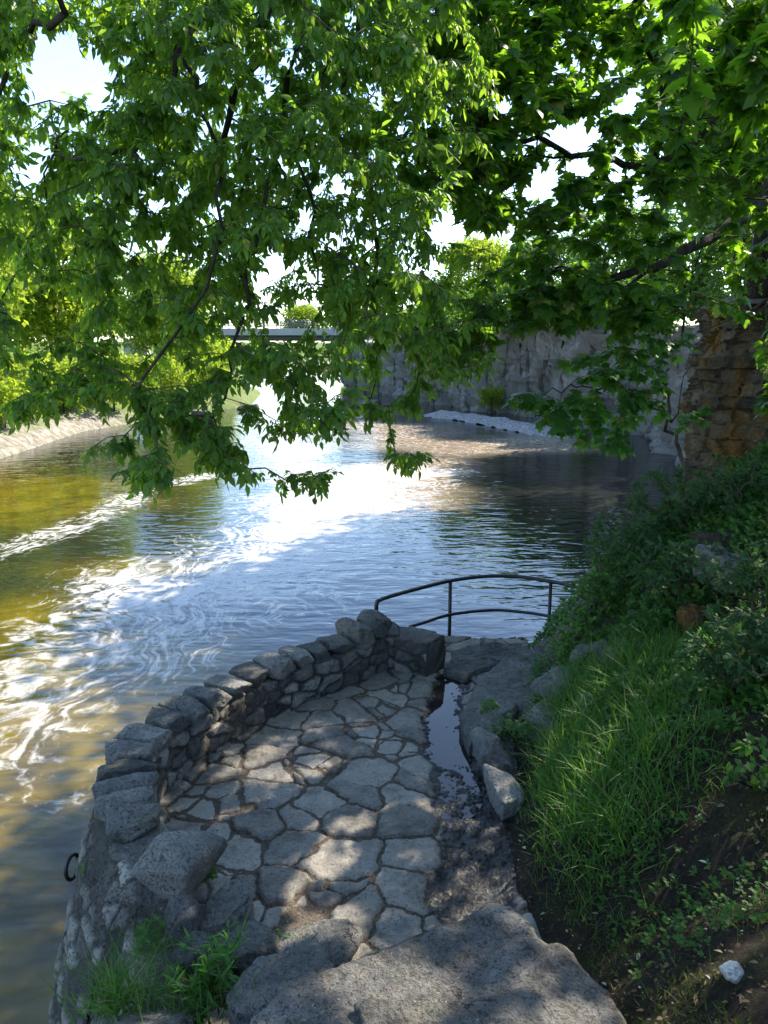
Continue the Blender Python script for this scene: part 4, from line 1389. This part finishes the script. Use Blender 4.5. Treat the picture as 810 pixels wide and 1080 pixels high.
# clumpy density laid out on the slope itself
n0 = 120000
xs, ys = g.uniform(.7, 5.2, n0), g.uniform(2.6, 9.4, n0)
dx = xs - xe(ys)
cl = fbm(p3(xs * 1.6, ys * 1.6), 3, 601) * .5 + .5
long_ = np.exp(-(((xs - 1.65) / .65) ** 2 + ((ys - 5.2) / 1.05) ** 2)) + .8 * np.exp(-(((xs - 2.0) / .6) ** 2 + ((ys - 6.1) / .8) ** 2)) + .45 * np.exp(-(((xs - 1.35) / .3) ** 2 + ((ys - 4.3) / .45) ** 2))
up_ = sstep(4.3, 5.0, ys) * sstep(.4, .9, dx) * .42 * (1 - .85 * np.exp(-(((xs - 2.0) / .5) ** 2 + ((ys - 7.6) / .8) ** 2)))
dens = np.clip((long_ * 1.0 + up_ + .05 + .25 * sstep(.62, .75, cl)) * sstep(.3, .62, cl + .15 * long_), 0, 1) * sstep(.08, .3, dx) * (ys < 9.2)
k = g.random(n0) < dens * .5
gp = p3(xs[k], ys[k]); gp[:, 2] = hill_h(xs[k], ys[k]) - .02
Lg = (.12 + .26 * np.clip(long_[k], 0, 1)) * g.uniform(.6, 1.25, k.sum())
tag(blades(gp, Lg, 7, 'grass', M['grass']), 'long green grass growing on the slope beside the path', kind='stuff')

ROS = []
for k_ in range(3):
    g_ = np.random.default_rng(70 + k_)
    V_, T_, m0 = [], [], 0
    for j in range(7):
        lv, lt = leaflet(.05 * g_.uniform(.7, 1.1), .03, .2, 3, .2)
        m_ = np.array(Matrix.Rotation(j * .9 + g_.normal(0, .2), 3, 'Z') @ Matrix.Rotation(g_.uniform(.1, .8), 3, 'X'))
        V_.append(lv @ m_.T + np.array([0, 0, .012 * j])); T_.append(lt + m0); m0 += len(lv)
    ROS.append((np.vstack(V_), np.vstack(T_)))
n0 = 34000
xs, ys = g.uniform(.9, 5.4, n0), g.uniform(3.0, 10.6, n0)
dx = xs - xe(ys)
cl = fbm(p3(xs * 1.3 + 9, ys * 1.3), 4, 611) * .5 + .5
dens = sstep(4.6, 5.6, ys) * sstep(.35, .8, dx) * sstep(.32, .5, cl)
dens = dens * (1 - .95 * np.exp(-(((xs - 2.0) / .5) ** 2 + ((ys - 7.5) / .8) ** 2)))
dens = np.maximum(dens, 1.0 * sstep(7.9, 8.4, ys) * sstep(.0, .25, dx))
dens = np.maximum(dens, .5 * sstep(.15, .5, dx) * sstep(.5, .62, cl))
dens = np.maximum(dens, .9 * np.exp(-(((xs - 2.9) / .8) ** 2 + ((ys - 5.0) / .7) ** 2)))
dd = poly_dist(xs, ys, land)
k = (g.random(n0) < dens * .75) & (dd < 1.2)
cp_ = p3(xs[k], ys[k]); cp_[:, 2] = hill_h(xs[k], ys[k]) + g.uniform(0, .16, k.sum()) * sstep(.2, .9, dens[k])
nU = np.stack([g.normal(0, .3, k.sum()) - .25, g.normal(0, .3, k.sum()) - .3, np.ones(k.sum())], -1)
a = g.uniform(0, 6.28, k.sum())
tag(leaves_obj('ground_cover', ROS, cp_, np.stack([np.cos(a), np.sin(a), 0 * a], -1), nU, g.uniform(.6, 1.3, k.sum()) * np.where(ys[k] < 4.4, .5, 1), M['herb'], None, 81), 'low leafy herbs covering the bank', kind='stuff')

n0 = 60000
xs, ys = g.uniform(.8, 3.6, n0), g.uniform(2.4, 5.2, n0)
cl = fbm(p3(xs * 3.2, ys * 3.2), 4, 621) * .5 + .5
k = g.random(n0) < sstep(.44, .6, cl) * sstep(.08, .3, xs - xe(ys)) * .55
gp = p3(xs[k], ys[k]); gp[:, 2] = hill_h(xs[k], ys[k]) - .004
tag(blades(gp, g.uniform(.02, .055, k.sum()), 17, 'moss', M['moss'], lean=.8, temps=MOSS), 'short yellow green moss and sprigs on the dark soil', kind='stuff')

# leaf litter, twigs and moss bits on the dark soil
n0 = 4800
xs, ys = g.uniform(.85, 3.6, n0), g.uniform(2.5, 5.6, n0)
k = (xs - xe(ys)) > .1
lp = p3(xs[k], ys[k]); lp[:, 2] = hill_h(xs[k], ys[k]) + .012
n_ = len(lp)
x2, y2 = g.uniform(-1.7, 1.0, 520), g.uniform(3.9, 8.2, 520)
k2 = poly_dist(x2, y2, land) < -.3
lp2 = p3(x2[k2], y2[k2], .012)
lp = np.vstack([lp, lp2]); n_ = len(lp)
a = g.uniform(0, 6.28, n_)
sc_ = np.where(np.arange(n_) < n_ - len(lp2), g.uniform(.25, .8, n_) * (g.random(n_) ** 1.2 + .25), g.uniform(.1, .3, n_))
tag(leaves_obj('leaf_litter', [leaflet(.05, .026, .3, 3, .3)], lp, np.stack([np.cos(a), np.sin(a), g.normal(0, .2, n_)], -1), np.tile([0, 0, 1.], (n_, 1)) + g.normal(0, .3, (n_, 3)), sc_, M['litter'], None, 91),
    'fallen leaves and seeds scattered on soil and stones', kind='stuff')
for (u, v_, y_, L_, a_, lab) in ((700, 880, 4.5, .35, .4, 'thin bare stick lying by the broad leaved bush'), (735, 1000, 3.9, .22, 2.0, 'short bent twig on the dark mossy soil'), (780, 985, 4.0, .3, .2, 'pale stick lying on the litter near the frame edge')):
    b = Pd(u, v_, y_); b[2] = hill_h([b[0]], [b[1]])[0] + .03
    e_ = b + np.array([math.cos(a_) * L_, math.sin(a_) * L_, 0]); e_[2] = hill_h([e_[0]], [e_[1]])[0] + .04
    mb = MB(); mb.tube([b, (b + e_) / 2 + [0, .02, .03], e_], [.006, .005, .003], 6)
    tag(mb.build('stick', M['twig'], origin=b), lab, 'stick').location = tuple(b)

# ---- weeds growing on and beside the wall
def weed(c_, r_, n_, L, seed, label, name='grass_clump', herb=0, cat='weed'):
    g_ = np.random.default_rng(seed)
    T = thing(name, label, cat, c_)
    p_ = np.array(c_) + np.stack([g_.normal(0, r_, n_), g_.normal(0, r_, n_), np.zeros(n_)], -1)
    if n_: blades(p_, g_.uniform(.5, 1.2, n_) * L, seed, 'blades', M['grass'], T, .45)
    if herb:
        p_ = np.array(c_) + np.stack([g_.normal(0, r_ * .8, herb), g_.normal(0, r_ * .8, herb), g_.uniform(.02, L * .8, herb)], -1)
        a_ = g_.uniform(0, 6.28, herb)
        leaves_obj('leaves', ROS, p_, np.stack([np.cos(a_), np.sin(a_), 0 * a_], -1), np.tile([0, -.2, 1.], (herb, 1)) + g_.normal(0, .3, (herb, 3)), g_.uniform(.4, .8, herb), M['herb'], T, seed + 3)
    return T


weed(P(130, 1062, .12), .085, 260, .30, 301, 'dark green grass clump on the wall top left of the leafy weed')
weed(P(205, 1065, .14), .11, 150, .26, 302, 'bushy willow leaved weed growing from the wall top', herb=0)
shrub_leaf = [leaflet(.09, .016, .2, 4, .25)]
g = np.random.default_rng(46)
wb = P(225, 1050, .14)
W = thing('leafy_weed', 'tall narrow leaved weed between the grass clump and the pitted boulder', 'weed', wb)
mb = MB(); Pn, Dn = [], []
for k in range(26):
    e_ = wb + np.array([g.normal(0, .17), g.normal(0, .15), g.uniform(.12, .34)])
    b = wb + np.array([g.normal(0, .06), g.normal(0, .06), -.05])
    pts = catmull([b, (b + e_) / 2 + [0, 0, .05], e_], 5)
    mb.tube(pts, np.linspace(.004, .0015, len(pts)), 5)
    for j in range(14):
        f_ = g.uniform(.2, 1); i_ = int(f_ * (len(pts) - 1))
        Pn.append(pts[i_]); Dn.append(np.r_[g.normal(0, .7, 2), g.uniform(.1, .8)])
mb.build('stems', M['twig'], W, origin=wb)
leaves_obj('leaves', shrub_leaf, np.array(Pn), np.array(Dn), np.tile([0, 0, 1.], (len(Pn), 1)) + g.normal(0, .4, (len(Pn), 3)), g.uniform(.6, 1.1, len(Pn)), M['sapling'], W, 47)
weed(P(160, 1005, .10), .06, 90, .2, 303, 'small grass clump on the wall top in front of the dark wedged rock', herb=18)
weed(P(138, 925, .16), .035, 12, .12, 304, 'yellow green herb in a crack of the outer wall face', 'wall_herb', herb=34)
weed(P(220, 930, .02), .03, 14, .10, 305, 'small herb at the terrace side of the end boulder', 'wall_herb', herb=26)
weed(np.array([-1.93, 4.28, .10]), .03, 26, .14, 306, 'wispy grass growing from the wall beside the iron ring', 'wall_grass')
weed(np.array([-1.86, 3.75, -.12]), .03, 26, .16, 307, 'wispy grass growing low on the outer wall face', 'wall_grass')
weed(np.array([-1.74, 4.50, .36]), .03, 0, .07, 308, 'tiny herb under a coping stone of the parapet', 'wall_herb', herb=10)
weed(P(515, 752, .2), .06, 20, .10, 309, 'patch of weeds in the crack of the flat ledge', 'wall_herb', herb=40)
weed(P(545, 775, .16), .10, 60, .12, 310, 'green weeds between the kerb blocks and the pale angular rock', 'wall_herb', herb=70)
weed(P(295, 1000, .03), .03, 16, .08, 311, 'tiny weed in the joint beside the grey block', 'wall_herb', herb=8)

# ------------------------------------------------------------------ far trees
def far_crown(seed, r, h, n_cl, per, size):
    g_ = np.random.default_rng(seed)
    c_ = ell(n_cl, (0, 0, 0), (1, 1, 1), g_, .45)
    c_ = c_ * np.array([r, r, h / 2]) * (1 - .25 * np.clip(c_[:, 2:3], 0, 1))
    c_[:, 2] += h / 2 + h * .22
    cr = g_.uniform(.18, .34, n_cl) * r
    Pn = np.repeat(c_, per, 0) + (lambda d_: d_ / np.linalg.norm(d_, axis=1)[:, None])(g_.normal(0, 1, (n_cl * per, 3))) * (np.repeat(cr, per) * g_.uniform(.4, 1.1, n_cl * per))[:, None]
    Dn = g_.normal(0, 1, (len(Pn), 3)) + np.array([0, 0, -.3])
    Up = np.tile([0, 0, .9], (len(Pn), 1)) + g_.normal(0, .6, (len(Pn), 3))
    return c_, Pn, Dn, Up, g_.uniform(.6, 1.2, len(Pn)) * size


def far_proto(name, label, seed, r, h, mat, loc, n_cl=120, per=95, size=.40, rz=0, sc=(1, 1, 1), group=None, cat='tree'):
    T = thing(name, label, cat, (0, 0, 0), group)
    c_, Pn, Dn, Up, sz = far_crown(seed, r, h, n_cl, per, size)
    g_ = np.random.default_rng(seed)
    mb_ = MB()
    mb_.tube([(0, 0, -.6), (.05, .02, h * .3), (0, .1, h * .75), (.1, 0, h * 1.05)], [.02 * h, .016 * h, .009 * h, .003 * h], 8)
    for i_ in g_.choice(len(c_), 18, replace=False):
        z0 = min(c_[i_, 2] * .7, h * .8)
        mb_.tube([(0, .05, z0), c_[i_] * .5 + np.array([0, 0, z0 * .5 + .1]), c_[i_]], [.006 * h, .004 * h, .002 * h], 5)
    mb_.build('trunk', M['bark'], T)
    leaves_obj('crown', [leaflet(1, .62, .2, 2, .15)], Pn, Dn, Up, sz, M[mat], T, seed)
    T.location = tuple(float(w) for w in loc); T.rotation_euler = (0, 0, rz); T.scale = sc
    return T


gl = 'sunlit trees along the left bank'
gr = 'trees on top of the far cliff'
gb = 'trees beyond the bridge'
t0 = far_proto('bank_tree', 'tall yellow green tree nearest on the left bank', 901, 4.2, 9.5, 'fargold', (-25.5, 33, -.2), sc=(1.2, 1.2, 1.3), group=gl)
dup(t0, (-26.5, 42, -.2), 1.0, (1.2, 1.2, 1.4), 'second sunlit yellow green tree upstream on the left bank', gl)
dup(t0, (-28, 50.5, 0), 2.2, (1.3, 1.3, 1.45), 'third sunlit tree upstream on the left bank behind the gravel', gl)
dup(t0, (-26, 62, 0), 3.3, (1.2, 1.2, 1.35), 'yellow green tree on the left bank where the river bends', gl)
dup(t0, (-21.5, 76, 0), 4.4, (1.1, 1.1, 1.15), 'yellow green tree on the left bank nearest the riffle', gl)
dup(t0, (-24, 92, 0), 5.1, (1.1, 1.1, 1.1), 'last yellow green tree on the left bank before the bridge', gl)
b0 = far_proto('bank_bush', 'low bright bush at the gravel edge nearest on the left bank', 911, 1.8, 2.6, 'fargold', (-21.3, 35.5, -1.4), n_cl=40, per=70, size=.24, sc=(1.3, 1.3, 1.2), group='bushes on the left gravel bank', cat='bush')
gq = 'bushes on the left gravel bank'
dup(b0, (-21.8, 40, -1.4), 1.1, (1.4, 1.4, 1.3), 'bright bush behind the gravel opposite the foam', gq)
dup(b0, (-22.2, 44.5, -1.3), 1.7, (1.3, 1.4, 1.4), 'bright bush between the second and third trees of the left bank', gq)
dup(b0, (-22.6, 49, -1.3), 2.0, (1.4, 1.4, 1.5), 'rounded bush on the left bank above the pale gravel end', gq)
dup(b0, (-22.6, 54, -1.3), 3.5, (1.4, 1.4, 1.4), 'bright bush just before the left bank bends', gq)
dup(b0, (-20.8, 59, -1.3), 2.9, (1.5, 1.5, 1.5), 'bright bush where the left bank bends', gq)
dup(b0, (-18.9, 65, -1.3), .4, (1.4, 1.4, 1.4), 'bright bush past the bend of the left bank', gq)
dup(b0, (-16.8, 71, -1.4), 4.2, (1.4, 1.4, 1.3), 'low bush on the left bank beside the riffle', gq)
dup(b0, (-21.2, 31, -1.4), 5.2, (1.3, 1.3, 1.3), 'bright bush at the left edge of the view on the gravel bank', gq)
for k, (x_, y_, lab) in enumerate(((-19.5, 82, 'bushy bank growth just past the riffle on the left'), (-20.5, 90, 'second bushy mass past the riffle on the left bank'), (-22, 99, 'third bushy mass before the bridge on the left bank'), (-25, 109, 'bushy growth beside the left bridge abutment'))):
    dup(b0, (x_, y_, -.8), k * 1.3, (2.0, 2.0, 1.9), lab, gq)
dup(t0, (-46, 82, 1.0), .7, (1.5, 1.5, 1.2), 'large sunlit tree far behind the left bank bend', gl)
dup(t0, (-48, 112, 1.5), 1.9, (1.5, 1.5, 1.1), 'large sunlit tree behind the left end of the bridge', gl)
m0 = far_proto('clifftop_tree', 'mid green tree on the near right bank behind the ochre rock', 921, 4.6, 11, 'fargreen', (12.8, 18.5, 4), group='trees on the right bank')
dup(m0, (14.5, 26.5, 4.2), 1.3, (1.3, 1.3, 1.15), 'mid green tree on the right bank just past the rock', 'trees on the right bank')
dup(m0, (16.5, 33, 4.2), 2.1, (1.05, 1.05, 1.1), 'mid green tree on the right bank halfway to the far cliff', 'trees on the right bank')
dup(m0, (20.5, 46, 4.2), 3.0, (1, 1, 1), 'mid green tree above the nearest part of the far cliff', gr)
dup(m0, (18.5, 60, 4.2), 3.9, (.95, .95, .8), 'mid green tree above the middle of the far cliff', gr)
dup(m0, (14.5, 70, 4.2), 4.5, (.9, .9, .75), 'mid green tree above the shaded end of the far cliff', gr)
v0 = far_proto('cliff_bush', 'mid green bush on the far cliff top behind the sapling leaves', 931, 1.9, 2.6, 'fargreen', (17.0, 52.5, 4.3), n_cl=40, per=70, size=.26, sc=(1.5, 1.5, 1.2), group='bushes on the far cliff top', cat='bush')
y0 = dup(t0, (10.5, 88, 4.2), 2.6, (1.15, 1.15, 1.05), 'tall sunlit yellow tree rising behind the far cliff', gr)
dup(m0, (2.5, 108, 4.6), 5.2, (1, 1, .75), 'mid green tree at the right end of the bridge', gb)
dup(m0, (-7, 150, 3.5), .6, (1.1, 1.1, .75), 'mid green tree upstream seen right of the bridge middle', gb)
dup(t0, (-17, 165, 3.5), 1.6, (1.2, 1.2, .85), 'sunlit tree upstream seen over the bridge middle', gb)
dup(t0, (-38, 140, 3.0), 2.6, (1.2, 1.2, .9), 'sunlit tree upstream at the left end of the bridge', gb)
dup(m0, (-52, 150, 3.2), 3.7, (1.2, 1.2, .85), 'mid green tree upstream beyond the left end of the bridge', gb)
dup(t0, (-36, 60, 1.0), 4.6, (1.15, 1.15, 1.1), 'sunlit tree standing back behind the left bank row', gl)
dup(t0, (-33, 38, .8), 5.6, (1.1, 1.1, 1.12), 'big sunlit tree behind the nearest left bank tree', gl)
for k, (x_, y_, z_, sx_, lab) in enumerate(((17.2, 45.0, 4.2, 1.5, 'bush on the far cliff top nearest the ochre rock'), (18.0, 49.5, 4.3, 1.7, 'bush hanging over the nearest top of the far cliff'), (15.8, 55.5, 4.4, 1.6, 'bush on the far cliff top beside the middle tree'),
                                         (13.8, 60, 4.2, 1.8, 'dense bush on the middle of the far cliff top'), (11.4, 65, 4.3, 1.6, 'bush on the far cliff top before the shaded end'),
                                         (9.0, 70, 4.2, 1.9, 'bush over the shaded end of the far cliff'), (6.0, 78, 4.2, 1.9, 'last bush on top of the far cliff'))):
    tag(dup(v0, (x_, y_, z_), 1.7 * k, (sx_ * 1.1, sx_ * 1.1, sx_ * .8), lab, 'bushes on the far cliff top'), cat='bush')
f0 = dup(b0, (14.8, 54.5, -1.8), 1.0, (.9, .7, .7), 'low bush on the gravel bar below the far cliff', 'bushes below the far cliff')
dup(b0, (9.2, 65.0, -1.8), 2.0, (1.0, .7, .7), 'low bush at the shaded end of the gravel bar', 'bushes below the far cliff')

# ------------------------------------------------------------------ bridge and riffle rocks
B = thing('road_bridge', 'flat concrete road bridge with steel railings across the river upstream', 'bridge', (-16, 118, 5.2))
mb = MB(); mb.box((-16, 118, 5.95), (44, 5, 1.0)); mb.build('deck', M['concrete'], B, False, origin=B.location)
mb = MB(); mb.box((-16, 118, 5.05), (43, 3.4, .75)); mb.build('girder', M['steel'], B, False, origin=B.location)
mb = MB()
for yy in (115.7, 120.3):
    for z_ in (6.95, 7.3, 7.65): mb.box((-16, yy, z_), (44, .1, .1))
    for k in range(23): mb.box((-37.9 + k * 2, yy, 7.05), (.14, .14, 1.16))
mb.build('railing', M['steel'], B, False, origin=B.location)
for xx in (-37.5, 5.5):
    mb = MB(); mb.box((xx, 118, 1.7), (2.4, 5.4, 6.4)); mb.build('abutment', M['concrete'], B, False, origin=B.location)
for k, (u, v_, d_, lab) in enumerate(((262, 432, (2.2, 1.4, .9), 'dark rock at the left end of the riffle'), (388, 428, (2.8, 1.6, 1.2), 'wide dark rock in the riffle below the shaded cliff'),
                                      (425, 431, (2.0, 1.2, .9), 'small dark rock at the right end of the riffle'), (215, 437, (1.8, 1.2, .8), 'pale rock beside the left bank at the riffle'))):
    p_ = P(u, v_, ZW)
    rock('river_rock', lab, (p_[0], p_[1], ZW), d_, 800 + k, 'rock', 'rock', 'rocks in the riffle', rough=.06, sub=4, rz=k)

# ------------------------------------------------------------------ camera, light, sky
cam = bpy.data.cameras.new('camera'); co = bpy.data.objects.new('camera', cam); COL.objects.link(co)
co.location = (0, 0, H); co.rotation_euler = (R(90) - PITCH, 0, 0)
cam.sensor_fit = 'HORIZONTAL'; cam.sensor_width = 36; cam.lens = 36 * FPX / 810
cam.clip_start = .05; cam.clip_end = 5000
S.camera = co
sd = Vector((math.sin(AZ) * math.cos(EL), math.cos(AZ) * math.cos(EL), math.sin(EL)))
sun = bpy.data.lights.new('sun', 'SUN'); sun.energy = 4.8; sun.angle = R(.53); sun.color = (1, .90, .75)
so = bpy.data.objects.new('sun', sun); COL.objects.link(so)
so.rotation_euler = (-sd).to_track_quat('-Z', 'Y').to_euler(); so.location = sd * 40
w = bpy.data.worlds.new('World'); S.world = w; w.use_nodes = True
nt = w.node_tree; nt.nodes.clear()
sky = nt.nodes.new('ShaderNodeTexSky'); sky.sky_type = 'NISHITA'; sky.sun_disc = False
sky.sun_elevation = EL; sky.sun_rotation = AZ; sky.air_density = 1.0; sky.dust_density = .4; sky.ozone_density = 2.0
bg = nt.nodes.new('ShaderNodeBackground'); bg.inputs[1].default_value = .15
ow = nt.nodes.new('ShaderNodeOutputWorld')
nt.links.new(sky.outputs[0], bg.inputs[0]); nt.links.new(bg.outputs[0], ow.inputs[0])
S.view_settings.view_transform = 'Standard'; S.view_settings.look = 'None'
S.view_settings.exposure = 1.7; S.view_settings.gamma = 1
S.render.engine = 'CYCLES'
S.cycles.max_bounces = 8; S.cycles.diffuse_bounces = 4; S.cycles.glossy_bounces = 3; S.cycles.transmission_bounces = 4
S.cycles.caustics_reflective = False; S.cycles.caustics_refractive = False
